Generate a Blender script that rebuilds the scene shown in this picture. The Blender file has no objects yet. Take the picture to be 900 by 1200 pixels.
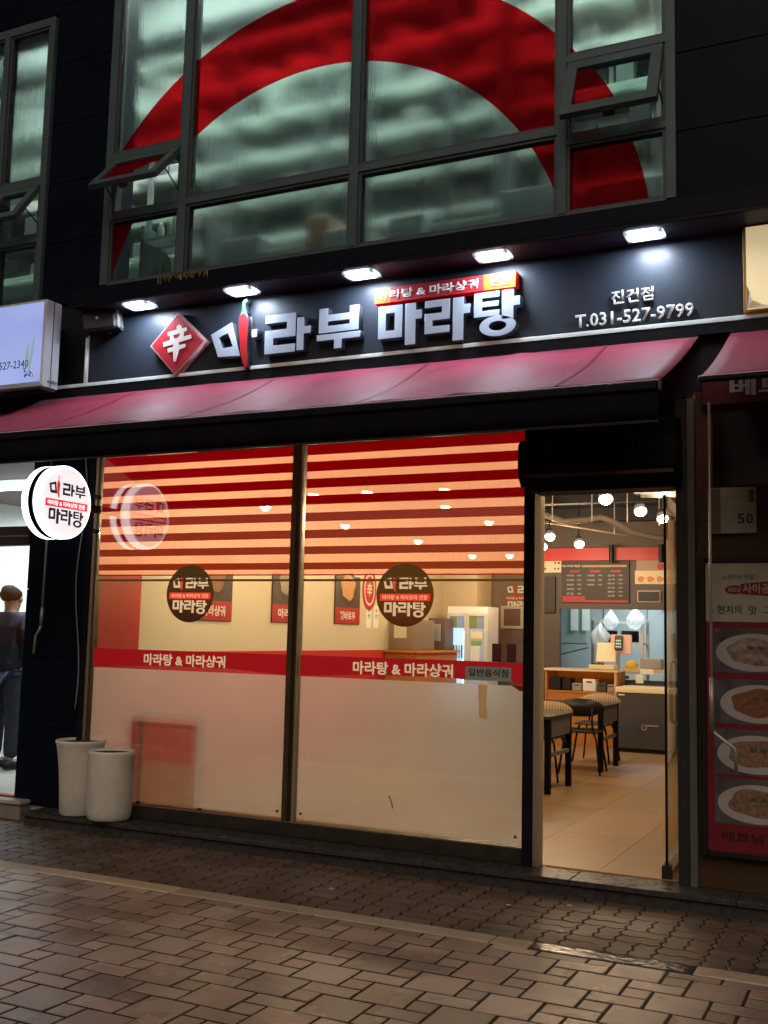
import bpy, bmesh, math, random
from mathutils import Vector, Matrix
random.seed(11)
PI = math.pi
scn = bpy.context.scene
COL = scn.collection

# ------------------------------------------------------------------ camera
cam = bpy.data.cameras.new("camera")
cam_o = bpy.data.objects.new("camera", cam)
COL.objects.link(cam_o)
PITCH, YAW, ROLL = 0.11362, 0.45187, 0.023595
fw = Vector((-math.sin(YAW) * math.cos(PITCH), math.cos(YAW) * math.cos(PITCH), math.sin(PITCH)))
rt = Vector((math.cos(YAW), math.sin(YAW), 0))
up = rt.cross(fw)
r2 = math.cos(ROLL) * rt + math.sin(ROLL) * up
u2 = -math.sin(ROLL) * rt + math.cos(ROLL) * up
cam_o.matrix_world = Matrix(((r2.x, u2.x, -fw.x, 0), (r2.y, u2.y, -fw.y, -6.5), (r2.z, u2.z, -fw.z, 1.5), (0, 0, 0, 1)))
cam.sensor_fit = 'VERTICAL'
cam.sensor_height = 24
cam.lens = 24 * 1247.9 / 1200
cam.clip_start = 0.05
cam.clip_end = 400
scn.camera = cam_o

# ------------------------------------------------------------------ world, street light level, exposure
SUN_EL, SUN_AZ = math.radians(68), math.radians(200)
world = bpy.data.worlds.new("World")
scn.world = world
world.use_nodes = True
wn = world.node_tree
sky = wn.nodes.new('ShaderNodeTexSky')
sky.sky_type = 'NISHITA'
sky.sun_disc = False
sky.sun_elevation = math.radians(-1.0)
sky.sun_rotation = SUN_AZ
bg = wn.nodes['Background']
bg.inputs[1].default_value = 0.15
wn.links.new(sky.outputs[0], bg.inputs[0])

sun = bpy.data.lights.new("street_glow", 'SUN')
sun.energy = 1.4
sun.angle = math.radians(45)
sun.color = (1.0, 0.82, 0.64)
sun_o = bpy.data.objects.new("street_glow", sun)
COL.objects.link(sun_o)
sun_dir = Vector((0.35, -1.0, 1.0)).normalized()      # towards the light: above and in front of the shop
sun_o.rotation_euler = sun_dir.to_track_quat('Z', 'Y').to_euler()

vs = scn.view_settings
vs.view_transform = 'Standard'
vs.look = 'None'
vs.exposure = 0.62
vs.gamma = 1.0
vs.use_curve_mapping = False
cy = scn.cycles
cy.use_denoising = True
cy.max_bounces = 10
cy.transparent_max_bounces = 24
cy.transmission_bounces = 10
cy.sample_clamp_indirect = 6.0
cy.caustics_reflective = False
cy.caustics_refractive = False

# ------------------------------------------------------------------ materials
MATS = {}

def mat(name, color, rough=0.5, metal=0.0, spec=0.5, var=0.0, vscale=8.0, bump=0.0, bscale=60.0, rnd=0.0, coat=0.0, stretch=None, color2=None, rvar=0.0, rp_=(0.32, 0.68)):
    if name in MATS:
        return MATS[name]
    m = bpy.data.materials.new(name)
    m.use_nodes = True
    nt = m.node_tree
    b = nt.nodes['Principled BSDF']
    b.inputs['Roughness'].default_value = rough
    b.inputs['Metallic'].default_value = metal
    b.inputs['Specular IOR Level'].default_value = spec
    if coat:
        b.inputs['Coat Weight'].default_value = coat
        b.inputs['Coat Roughness'].default_value = 0.15
    c = (*color, 1)
    b.inputs['Base Color'].default_value = c
    tc = nt.nodes.new('ShaderNodeTexCoord')
    mp = nt.nodes.new('ShaderNodeMapping')
    nt.links.new(tc.outputs['Object'], mp.inputs[0])
    if stretch:
        mp.inputs['Scale'].default_value = stretch
    last = None
    if var or rvar or color2:
        n = nt.nodes.new('ShaderNodeTexNoise')
        n.inputs['Scale'].default_value = vscale
        n.inputs['Detail'].default_value = 6
        n.inputs['Roughness'].default_value = 0.62
        nt.links.new(mp.outputs[0], n.inputs['Vector'])
        rp = nt.nodes.new('ShaderNodeValToRGB')
        rp.color_ramp.elements[0].position = rp_[0]
        rp.color_ramp.elements[1].position = rp_[1]
        c2 = color2 or tuple(min(1, x * (1 + var)) for x in color)
        c1 = color if color2 else tuple(x * (1 - var) for x in color)
        rp.color_ramp.elements[0].color = (*c1, 1)
        rp.color_ramp.elements[1].color = (*c2, 1)
        nt.links.new(n.outputs[0], rp.inputs[0])
        last = rp.outputs[0]
        if rvar:
            mr = nt.nodes.new('ShaderNodeMapRange')
            mr.inputs['From Min'].default_value = 0.3
            mr.inputs['From Max'].default_value = 0.7
            mr.inputs['To Min'].default_value = max(0.03, rough - rvar)
            mr.inputs['To Max'].default_value = min(1, rough + rvar)
            nt.links.new(n.outputs[0], mr.inputs[0])
            nt.links.new(mr.outputs[0], b.inputs['Roughness'])
    if rnd:
        oi = nt.nodes.new('ShaderNodeObjectInfo')
        hs = nt.nodes.new('ShaderNodeHueSaturation')
        mr = nt.nodes.new('ShaderNodeMapRange')
        mr.inputs['To Min'].default_value = 1 - rnd
        mr.inputs['To Max'].default_value = 1 + rnd
        nt.links.new(oi.outputs['Random'], mr.inputs[0])
        nt.links.new(mr.outputs[0], hs.inputs['Value'])
        mr2 = nt.nodes.new('ShaderNodeMapRange')
        mr2.inputs['To Min'].default_value = 0.75
        mr2.inputs['To Max'].default_value = 1.2
        ml = nt.nodes.new('ShaderNodeMath')
        ml.operation = 'FRACT'
        m7 = nt.nodes.new('ShaderNodeMath')
        m7.operation = 'MULTIPLY'
        m7.inputs[1].default_value = 7.31
        nt.links.new(oi.outputs['Random'], m7.inputs[0])
        nt.links.new(m7.outputs[0], ml.inputs[0])
        nt.links.new(ml.outputs[0], mr2.inputs[0])
        nt.links.new(mr2.outputs[0], hs.inputs['Saturation'])
        if last:
            nt.links.new(last, hs.inputs['Color'])
        else:
            hs.inputs['Color'].default_value = c
        last = hs.outputs[0]
    if last:
        nt.links.new(last, b.inputs['Base Color'])
    if bump:
        n2 = nt.nodes.new('ShaderNodeTexNoise')
        n2.inputs['Scale'].default_value = bscale
        n2.inputs['Detail'].default_value = 4
        nt.links.new(mp.outputs[0], n2.inputs['Vector'])
        bp = nt.nodes.new('ShaderNodeBump')
        bp.inputs['Strength'].default_value = bump
        bp.inputs['Distance'].default_value = 0.01
        nt.links.new(n2.outputs[0], bp.inputs['Height'])
        nt.links.new(bp.outputs[0], b.inputs['Normal'])
    tl = nt.nodes.new('ShaderNodeBsdfTranslucent')
    tl.inputs[0].default_value = (color[0] * 1.15, color[1] * 1.15, color[2] * 1.15, 1)
    mx = nt.nodes.new('ShaderNodeMixShader')
    mx.inputs[0].default_value = 0.6
    out = nt.nodes['Material Output']
    nt.links.new(b.outputs[0], mx.inputs[1])
    nt.links.new(tl.outputs[0], mx.inputs[2])
    nt.links.new(mx.outputs[0], out.inputs[0])
    MATS[name] = m
    return m

def emis(name, color, strength, base=None):
    m = bpy.data.materials.new(name)
    m.use_nodes = True
    b = m.node_tree.nodes['Principled BSDF']
    b.inputs['Base Color'].default_value = (*(base or color), 1)
    b.inputs['Emission Color'].default_value = (*color, 1)
    b.inputs['Emission Strength'].default_value = strength
    b.inputs['Roughness'].default_value = 0.35
    MATS[name] = m
    return m

def sheet(name, transp=0.0, tcol=(1, 1, 1), transl=0.0, lcol=(1, 1, 1), diff=0.0, dcol=(1, 1, 1), gloss=0.04, grough=0.02, streak=0.0, smear=0.0, fres=True, fgraze=0.9):
    """thin clear, tinted or milky sheet: a blend of see-through, translucent and opaque, under a clear reflecting skin"""
    m = bpy.data.materials.new(name)
    m.use_nodes = True
    nt = m.node_tree
    for n in list(nt.nodes):
        if n.type == 'BSDF_PRINCIPLED':
            nt.nodes.remove(n)
    out = nt.nodes['Material Output']
    parts = []
    if transp:
        t = nt.nodes.new('ShaderNodeBsdfTransparent')
        t.inputs[0].default_value = (*tcol, 1)
        parts.append((transp, t))
    if transl:
        t = nt.nodes.new('ShaderNodeBsdfTranslucent')
        t.inputs[0].default_value = (*lcol, 1)
        parts.append((transl, t))
        if streak or smear:
            tc = nt.nodes.new('ShaderNodeTexCoord')
            mp = nt.nodes.new('ShaderNodeMapping')
            mp.inputs['Scale'].default_value = (60, 1, 2.0) if streak else (2.2, 1, 2.6)
            nz = nt.nodes.new('ShaderNodeTexNoise')
            nz.inputs['Scale'].default_value = 1.6
            nz.inputs['Detail'].default_value = 5
            nt.links.new(tc.outputs['Object'], mp.inputs[0])
            nt.links.new(mp.outputs[0], nz.inputs['Vector'])
            rp = nt.nodes.new('ShaderNodeValToRGB')
            k = streak or smear
            rp.color_ramp.elements[0].position = 0.3
            rp.color_ramp.elements[1].position = 0.7
            rp.color_ramp.elements[0].color = (*[x * (1 - k) for x in lcol], 1)
            rp.color_ramp.elements[1].color = (*lcol, 1)
            nt.links.new(nz.outputs[0], rp.inputs[0])
            nt.links.new(rp.outputs[0], t.inputs[0])
    if diff:
        t = nt.nodes.new('ShaderNodeBsdfDiffuse')
        t.inputs[0].default_value = (*dcol, 1)
        parts.append((diff, t))
    tot = parts[0][0]
    cur = parts[0][1].outputs[0]
    for w, n in parts[1:]:
        mx = nt.nodes.new('ShaderNodeMixShader')
        tot += w
        mx.inputs[0].default_value = w / tot
        nt.links.new(cur, mx.inputs[1])
        nt.links.new(n.outputs[0], mx.inputs[2])
        cur = mx.outputs[0]
    if gloss:
        g = nt.nodes.new('ShaderNodeBsdfGlossy')
        g.inputs['Roughness'].default_value = grough
        mx = nt.nodes.new('ShaderNodeMixShader')
        if fres:
            f = nt.nodes.new('ShaderNodeLayerWeight')       # facing = 1 - |cos|, the same on both faces
            pw = nt.nodes.new('ShaderNodeMath')
            pw.operation = 'POWER'
            pw.inputs[1].default_value = 5.0
            mu = nt.nodes.new('ShaderNodeMath')
            mu.operation = 'MULTIPLY_ADD'
            mu.use_clamp = True
            mu.inputs[1].default_value = fgraze
            mu.inputs[2].default_value = gloss
            nt.links.new(f.outputs['Facing'], pw.inputs[0])
            nt.links.new(pw.outputs[0], mu.inputs[0])
            nt.links.new(mu.outputs[0], mx.inputs[0])
        else:
            mx.inputs[0].default_value = gloss
        nt.links.new(cur, mx.inputs[1])
        nt.links.new(g.outputs[0], mx.inputs[2])
        cur = mx.outputs[0]
    nt.links.new(cur, out.inputs[0])
    MATS[name] = m
    return m

def frosted_glass(name, color, rough):
    m = bpy.data.materials.new(name)
    m.use_nodes = True
    b = m.node_tree.nodes['Principled BSDF']
    b.inputs['Base Color'].default_value = (*color, 1)
    b.inputs['Roughness'].default_value = rough
    b.inputs['Transmission Weight'].default_value = 1.0
    b.inputs['IOR'].default_value = 1.3
    nt = m.node_tree
    tc = nt.nodes.new('ShaderNodeTexCoord')
    mp = nt.nodes.new('ShaderNodeMapping')
    mp.inputs['Scale'].default_value = (9, 1, 1.2)
    nz = nt.nodes.new('ShaderNodeTexNoise')
    nz.inputs['Scale'].default_value = 2.5
    nz.inputs['Detail'].default_value = 6
    bp = nt.nodes.new('ShaderNodeBump')
    bp.inputs['Strength'].default_value = 0.4
    bp.inputs['Distance'].default_value = 0.02
    nt.links.new(tc.outputs['Object'], mp.inputs[0])
    nt.links.new(mp.outputs[0], nz.inputs['Vector'])
    nt.links.new(nz.outputs[0], bp.inputs['Height'])
    nt.links.new(bp.outputs[0], b.inputs['Normal'])
    MATS[name] = m
    return m

NAVY = mat('navy_stone', (0.004, 0.009, 0.020), 0.4, var=0.25, vscale=3, spec=0.12)
NAVYWALL = mat('navy_wall', (0.008, 0.010, 0.018), 0.5, var=0.2)
BLACKM = mat('black_metal', (0.010, 0.011, 0.016), 0.42, spec=0.22, var=0.3, vscale=12)
BLACKP = mat('black_plastic', (0.012, 0.012, 0.013), 0.45)
BOARD = mat('sign_board_sheet', (0.034, 0.043, 0.064), 0.42, spec=0.45, color2=(0.17, 0.18, 0.21), vscale=38, rp_=(0.66, 0.80), bump=0.04, bscale=90)
SOFF = mat('soffit_metal', (0.075, 0.085, 0.11), 0.45, var=0.2)
STEEL = mat('brushed_steel', (0.55, 0.53, 0.5), 0.28, metal=1.0, var=0.15, vscale=20, stretch=(1, 1, 0.1))
DSTEEL = mat('dark_steel', (0.10, 0.095, 0.09), 0.3, metal=0.8, var=0.35, vscale=9)
BRONZE = mat('bronze_strip', (0.16, 0.14, 0.10), 0.3, metal=0.8, var=0.3)
ALU = mat('window_aluminium', (0.105, 0.15, 0.165), 0.45, metal=0.2, var=0.15, vscale=10)
ALUD = mat('window_aluminium_dark', (0.10, 0.11, 0.115), 0.45, metal=0.2, var=0.15)
WHITEP = mat('white_paint', (0.75, 0.75, 0.74), 0.45, var=0.04)
LETW = mat('letter_white', (0.60, 0.69, 0.84), 0.3, metal=0.1, var=0.05, vscale=30)
LETFLAT = mat('letter_print_grey', (0.62, 0.60, 0.57), 0.5)
LETDARK = mat('letter_print_black', (0.02, 0.018, 0.022), 0.5)
REDP = mat('red_paint', (0.52, 0.02, 0.035), 0.35, var=0.05)
REDPRINT = mat('red_print', (0.45, 0.02, 0.03), 0.45)
CHILI = mat('chili_red', (0.6, 0.03, 0.035), 0.25)
CHILIG = mat('chili_stem_green', (0.04, 0.20, 0.14), 0.4)
FABRIC = mat('awning_fabric', (0.33, 0.018, 0.06), 0.6, spec=0.62, var=0.25, vscale=3.5, bump=0.5, bscale=9, rvar=0.08)
fb_ = FABRIC.node_tree.nodes['Principled BSDF']
fb_.inputs['Sheen Weight'].default_value = 0.12
fb_.inputs['Sheen Roughness'].default_value = 0.45
fb_.inputs['Sheen Tint'].default_value = (0.7, 0.8, 1.0, 1)
VALANCE = mat('valance_black', (0.009, 0.007, 0.012), 0.75, spec=.12, var=0.3)
GRANITE = mat('granite_dark', (0.06, 0.058, 0.057), 0.3, var=0.3, vscale=25, bump=0.02, bscale=120, rvar=0.12, rnd=0.12)
STONE = mat('paving_stone', (0.42, 0.305, 0.262), 0.36, spec=0.8, var=0.13, vscale=70, bump=0.22, bscale=260, rnd=0.30)
def wet_patches(m, lo, hi, sc_):
    nt = m.node_tree
    b = nt.nodes['Principled BSDF']
    gp = nt.nodes.new('ShaderNodeNewGeometry')
    nz = nt.nodes.new('ShaderNodeTexNoise')
    nz.inputs['Scale'].default_value = sc_
    nz.inputs['Detail'].default_value = 5
    mr = nt.nodes.new('ShaderNodeMapRange')
    mr.inputs['From Min'].default_value = .36
    mr.inputs['From Max'].default_value = .62
    mr.inputs['To Min'].default_value = lo
    mr.inputs['To Max'].default_value = hi
    nt.links.new(gp.outputs['Position'], nz.inputs['Vector'])
    nt.links.new(nz.outputs[0], mr.inputs[0])
    nt.links.new(mr.outputs[0], b.inputs['Roughness'])
    # dry grime stains of their own shape
    nz2 = nt.nodes.new('ShaderNodeTexNoise')
    nz2.inputs['Scale'].default_value = 3.1
    nz2.inputs['Detail'].default_value = 7
    nt.links.new(gp.outputs['Position'], nz2.inputs['Vector'])
    mr2 = nt.nodes.new('ShaderNodeMapRange')
    mr2.inputs['From Min'].default_value = .38
    mr2.inputs['From Max'].default_value = .60
    mr2.inputs['To Min'].default_value = .74
    mr2.inputs['To Max'].default_value = 1.12
    nt.links.new(nz2.outputs[0], mr2.inputs[0])
    src = b.inputs['Base Color'].links[0].from_socket
    hv = nt.nodes.new('ShaderNodeHueSaturation')
    nt.links.new(src, hv.inputs['Color'])
    nt.links.new(mr2.outputs[0], hv.inputs['Value'])
    nt.links.new(hv.outputs[0], b.inputs['Base Color'])
wet_patches(STONE, .17, .42, 1.6)
PAVER = mat('paver_brick', (0.15, 0.105, 0.082), 0.5, spec=0.5, var=0.25, vscale=24, bump=0.4, bscale=120, rnd=0.16)
wet_patches(PAVER, .34, .62, 1.9)
KERB = mat('kerb_granite', (0.55, 0.46, 0.34), 0.24, var=0.2, vscale=22, bump=0.2, bscale=90, rnd=0.2)
KERBWET = mat('kerb_wet', (0.035, 0.034, 0.03), 0.12, var=0.5, vscale=35, bump=0.5, bscale=25, color2=(0.10, 0.10, 0.085))
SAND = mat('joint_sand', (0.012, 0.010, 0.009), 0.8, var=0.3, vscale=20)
ASPH = mat('asphalt', (0.04, 0.04, 0.042), 0.7, var=0.3, vscale=30)
PLASTER = mat('warm_plaster', (0.62, 0.53, 0.38), 0.65, var=0.05, vscale=4, bump=0.05, bscale=30)
REDWALL = mat('red_wall', (0.56, 0.045, 0.035), 0.5, var=0.05)
BROWNW = mat('brown_wall', (0.12, 0.095, 0.08), 0.55, var=0.1, vscale=5)
DGREYW = mat('dark_concrete', (0.13, 0.12, 0.11), 0.6, var=0.3, vscale=3, bump=0.1)
CEILM = mat('ceiling_dark', (0.02, 0.02, 0.021), 0.7, var=0.25, vscale=3)
TILE = mat('floor_tile', (0.50, 0.35, 0.19), 0.34, color2=(0.33, 0.215, 0.11), vscale=4, rnd=0.08, stretch=(0.9, 4, 1), rp_=(.3, .78))
GROUT = mat('grout', (0.16, 0.13, 0.10), 0.8)
WOOD = mat('orange_wood', (0.52, 0.23, 0.05), 0.45, var=0.18, vscale=5, stretch=(6, 6, 0.7))
WOODL = mat('pale_wood', (0.6, 0.42, 0.22), 0.5, var=0.12, vscale=5)
CREAM = mat('cream_plastic', (0.68, 0.6, 0.42), 0.45, var=0.04)
FREEZ = mat('freezer_grey', (0.085, 0.085, 0.09), 0.38, var=0.1)
KITCH = mat('kitchen_wall', (0.52, 0.60, 0.60), 0.4, var=0.06, vscale=2)
MENUB = mat('menu_board', (0.045, 0.035, 0.03), 0.5)
PAPER = mat('paper', (0.78, 0.72, 0.56), 0.7)
PAPERW = mat('paper_white', (0.75, 0.76, 0.72), 0.7)
CERAM = mat('planter_ceramic', (0.66, 0.64, 0.59), 0.42, var=0.12, vscale=14, bump=0.05, rvar=0.08)
SOIL = mat('soil', (0.035, 0.03, 0.025), 0.9, bump=0.6, bscale=60)
YELLOW = mat('yellow_cloth', (0.7, 0.5, 0.05), 0.7)
GREYP = mat('grey_plastic', (0.35, 0.33, 0.3), 0.5)
BROWNWALL = mat('outer_brown_wall', (0.075, 0.033, 0.014), 0.5, var=0.35, vscale=1.5)
REDFASCIA = mat('red_fascia', (0.12, 0.008, 0.014), 0.35, var=0.3)
POSTG = mat('grey_post', (0.16, 0.165, 0.15), 0.4, metal=0.3, var=0.15)
POSTERW = mat('poster_white', (0.46, 0.46, 0.36), 0.6, var=0.08)
POSTERR = mat('poster_red', (0.22, 0.010, 0.022), 0.55, var=0.1)
POSTERD = mat('poster_photo_dark', (0.10, 0.09, 0.10), 0.6, var=0.5, vscale=9)
PLATE = mat('printed_plate', (0.50, 0.47, 0.45), 0.5, var=0.1)
FOODRED = mat('printed_red_soup', (0.20, 0.05, 0.03), 0.5, var=0.6, vscale=45, color2=(0.32, 0.16, 0.09))
FOODNOOD = mat('printed_noodles', (0.16, 0.07, 0.05), 0.5, var=0.6, vscale=60, color2=(0.40, 0.25, 0.17))
FOODWHITE = mat('printed_pale_soup', (0.17, 0.07, 0.06), 0.5, var=0.6, vscale=25, color2=(0.5, 0.44, 0.36))
FOODORANGE = mat('printed_orange_dish', (0.55, 0.16, 0.04), 0.5, var=0.5, vscale=40, color2=(0.75, 0.45, 0.18))
DARKPRINT = mat('dark_print', (0.035, 0.032, 0.035), 0.5, var=0.4, vscale=9)
PLAQUE = mat('plaque_plate', (0.44, 0.45, 0.36), 0.5, var=0.15, vscale=4)
GREYTAPE = mat('grey_tape', (0.15, 0.14, 0.11), 0.6)
CABLE = mat('grey_cable', (0.35, 0.34, 0.33), 0.5)
RODM = mat('rod_metal', (0.42, 0.41, 0.38), 0.35, metal=0.6)
SKIN = mat('skin', (0.45, 0.27, 0.19), 0.5)
HAIR = mat('hair_dark', (0.012, 0.010, 0.009), 0.75, spec=.2, bump=1.0, bscale=90)
JACKET = mat('navy_jacket', (0.010, 0.015, 0.03), 0.75, color2=(0.08, 0.10, 0.14), vscale=16, rp_=(.52, .78), bump=.5, bscale=14)
TROUS = mat('navy_trousers', (0.022, 0.03, 0.06), 0.75, color2=(0.10, 0.12, 0.17), vscale=18, rp_=(.5, .8), bump=.5, bscale=14)
SHOE = mat('shoe_black', (0.015, 0.015, 0.015), 0.4)
SHOPW = mat('bright_shop_wall', (0.78, 0.80, 0.80), 0.5, var=0.04)
GREYFL = mat('shop_floor', (0.4, 0.39, 0.37), 0.4, var=0.1)
UPWALL = mat('upper_room_wall', (0.62, 0.66, 0.62), 0.6, var=0.12, vscale=1.2)
UPDARK = mat('stored_goods', (0.28, 0.30, 0.29), 0.6, var=0.4, vscale=6, rnd=0.5)
UPMID = mat('stored_carton', (0.34, 0.26, 0.2), 0.6, var=0.2, rnd=0.3)
JAR = mat('jar_goods', (0.35, 0.33, 0.28), 0.35, var=0.5, vscale=20, rnd=0.6)
STAIN = mat('rust_stain', (0.25, 0.17, 0.06), 0.6, var=0.6, vscale=30)
BLUECARD = mat('blue_card', (0.012, 0.03, 0.09), 0.4, var=0.2)
SILVER = mat('silver_label', (0.36, 0.38, 0.38), 0.35, metal=0.4)

GLASS = sheet('clear_glass', transp=1.0, tcol=(0.95, 0.97, 0.95), gloss=0.085, grough=0.0)
DOORGLASS = sheet('door_glass_clear', transp=1.0, tcol=(0.96, 0.97, 0.95), gloss=0.04, grough=0.0, fgraze=1.0)
FILMRED = sheet('red_film', transl=0.62, lcol=(0.62, 0.0015, 0.045), diff=0.35, dcol=(0.28, 0.001, 0.028), transp=0.04, tcol=(0.7, 0.0, 0.04), gloss=0.006, grough=0.25)
FILMGAP = sheet('milky_film', transp=0.45, tcol=(0.92, 0.76, 0.68), transl=0.55, lcol=(0.86, 0.57, 0.50), streak=0.12, gloss=0)
BANDRED = sheet('red_band_film', diff=0.7, dcol=(0.34, 0.008, 0.02), transl=0.3, lcol=(0.6, 0.008, 0.025), gloss=0.02, grough=0.3)
def frost_film():
    m = sheet('frosted_film', transl=0.9, lcol=(0.94, 0.93, 0.97), smear=0.09, diff=0.10, dcol=(0.7, 0.68, 0.64), gloss=0)
    nt = m.node_tree
    out = nt.nodes['Material Output']
    cur = out.inputs[0].links[0].from_socket
    rf = nt.nodes.new('ShaderNodeBsdfRefraction')
    rf.inputs['Color'].default_value = (0.93, 0.93, 0.96, 1)
    rf.inputs['Roughness'].default_value = 0.36
    rf.inputs['IOR'].default_value = 1.25
    mx = nt.nodes.new('ShaderNodeMixShader')
    mx.inputs[0].default_value = 0.70
    nt.links.new(cur, mx.inputs[1])
    nt.links.new(rf.outputs[0], mx.inputs[2])
    nt.links.new(mx.outputs[0], out.inputs[0])
    return m
FROST = frost_film()
PRINTLIT = sheet('milky_print', transl=0.85, lcol=(0.62, 0.60, 0.60), diff=0.35, dcol=(0.6, 0.58, 0.56), gloss=0)
REDLIT = sheet('red_print_film', transl=0.7, lcol=(0.75, 0.04, 0.05), diff=0.35, dcol=(0.5, 0.03, 0.04), gloss=0)
STICKLIT = sheet('silver_film', transl=0.4, lcol=(0.45, 0.47, 0.48), diff=0.6, dcol=(0.42, 0.44, 0.44), gloss=0.03, grough=0.3)
DECALK = mat('decal_black', (0.010, 0.009, 0.011), 0.35)
BANNER_RED = mat('banner_red', (0.50, 0.02, 0.03), 0.45)
RINGFILM = sheet('ring_red_film', transp=0.72, tcol=(0.95, 0.012, 0.02), transl=0.15, lcol=(0.6, 0.008, 0.016), diff=0.13, dcol=(0.25, 0.01, 0.02), gloss=0)
UPGLASS = frosted_glass('obscure_green_glass', (0.64, 0.77, 0.71), 0.17)
UPCLEAR = sheet('green_clear_glass', transp=1.0, tcol=(0.66, 0.78, 0.73), gloss=0.05, grough=0.0)
TAPE = sheet('yellowed_tape', transl=0.5, lcol=(0.75, 0.55, 0.3), diff=0.5, dcol=(0.4, 0.3, 0.17), gloss=0)
BAG = sheet('thin_plastic_bag', transp=0.25, transl=0.4, lcol=(0.9, 0.95, 0.95), diff=0.35, dcol=(0.85, 0.9, 0.9), gloss=0.03, grough=0.2)
CLEARBOT = sheet('clear_bottle', transp=0.8, tcol=(0.85, 0.92, 0.92), diff=0.2, dcol=(0.6, 0.7, 0.7), gloss=0.06, grough=0.05)

LEDW = emis('flood_lens_glow', (0.86, 0.93, 1.0), 22)
BULBW = emis('warm_bulb_glow', (1.0, 0.82, 0.55), 40)
LBOX = emis('round_lightbox_glow', (0.93, 0.97, 1.0), 0.56, base=(0.8, 0.8, 0.8))
LBOXRIM = emis('round_lightbox_rim_glow', (0.93, 0.97, 1.0), 2.2, base=(0.8, 0.8, 0.8))
TUBE = emis('tube_glow', (0.88, 1.0, 0.97), 2.5)
SHOPTUBE = emis('shop_tube_glow', (0.9, 0.97, 1.0), 9)
FRIDGEGLOW = emis('fridge_led_glow', (0.55, 0.8, 1.0), 3)
SCREENG = emis('keypad_screen_glow', (0.1, 0.5, 0.45), 0.6)

def lightbox_face():
    m = bpy.data.materials.new('lilac_lightbox_face')
    m.use_nodes = True
    nt = m.node_tree
    b = nt.nodes['Principled BSDF']
    b.inputs['Base Color'].default_value = (0.2, 0.22, 0.35, 1)
    tc = nt.nodes.new('ShaderNodeTexCoord')
    mp = nt.nodes.new('ShaderNodeMapping')
    mp.inputs['Scale'].default_value = (1.3, 1, 2.2)
    nz = nt.nodes.new('ShaderNodeTexNoise')
    nz.inputs['Scale'].default_value = 1.4
    nz.inputs['Detail'].default_value = 3
    rp = nt.nodes.new('ShaderNodeValToRGB')
    rp.color_ramp.elements[0].color = (0.22, 0.27, 0.72, 1)
    rp.color_ramp.elements[1].color = (0.38, 0.52, 0.95, 1)
    nt.links.new(tc.outputs['Object'], mp.inputs[0])
    nt.links.new(mp.outputs[0], nz.inputs['Vector'])
    nt.links.new(nz.outputs[0], rp.inputs[0])
    nt.links.new(rp.outputs[0], b.inputs['Emission Color'])
    b.inputs['Emission Strength'].default_value = 0.5
    MATS['lilac'] = m
    return m
LILAC = lightbox_face()

# ------------------------------------------------------------------ object helpers
ORD = ['first', 'second', 'third', 'fourth', 'fifth', 'sixth', 'seventh', 'eighth', 'ninth', 'tenth']
def wloc(o):
    v = Vector((0, 0, 0))
    while o is not None:
        v += o.location
        o = o.parent
    return v

def link_mesh(name, me, m, parent=None):
    o = bpy.data.objects.new(name, me)
    COL.objects.link(o)
    if parent is not None:
        o.parent = parent
        me.transform(Matrix.Translation(-wloc(parent)))
    if m is not None:
        if not me.materials:
            me.materials.append(m)
    return o

def obj(name, bm, m, parent=None, smooth=False):
    me = bpy.data.meshes.new(name)
    bmesh.ops.recalc_face_normals(bm, faces=bm.faces)
    bm.to_mesh(me)
    bm.free()
    if smooth:
        for p in me.polygons:
            p.use_smooth = True
    return link_mesh(name, me, m, parent)

def label(o, lab, cat, group=None):
    o['label'] = lab
    o['category'] = cat
    if group:
        o['group'] = group
    return o

def thing(name, lab, cat, loc=(0, 0, 0), rz=0.0, group=None):
    o = bpy.data.objects.new(name, None)
    COL.objects.link(o)
    o.location = loc
    o.rotation_euler = (0, 0, rz)
    o.empty_display_size = 0.1
    return label(o, lab, cat, group)

def structure(o):
    o['kind'] = 'structure'
    return o

def stuff(o):
    o['kind'] = 'stuff'
    return o

def copy_tree(o, parent=None):
    c = o.copy()
    COL.objects.link(c)
    if parent is not None:
        c.parent = parent
    for ch in list(o.children):
        copy_tree(ch, c)
    return c

def B():
    return bmesh.new()

def box(bm, x0, x1, y0, y1, z0, z1, bev=0.0, M=None):
    r = bmesh.ops.create_cube(bm, size=1.0)
    vs_ = r['verts']
    for v in vs_:
        v.co = Vector((x0 + (v.co.x + .5) * (x1 - x0), y0 + (v.co.y + .5) * (y1 - y0), z0 + (v.co.z + .5) * (z1 - z0)))
        if M is not None:
            v.co = M @ v.co
    if bev:
        es = list({e for v in vs_ for e in v.link_edges})
        bmesh.ops.bevel(bm, geom=es, offset=bev, segments=1, affect='EDGES', profile=0.6)
    return bm

def bx(*a, **k):
    return box(B(), *a, **k)

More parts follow.
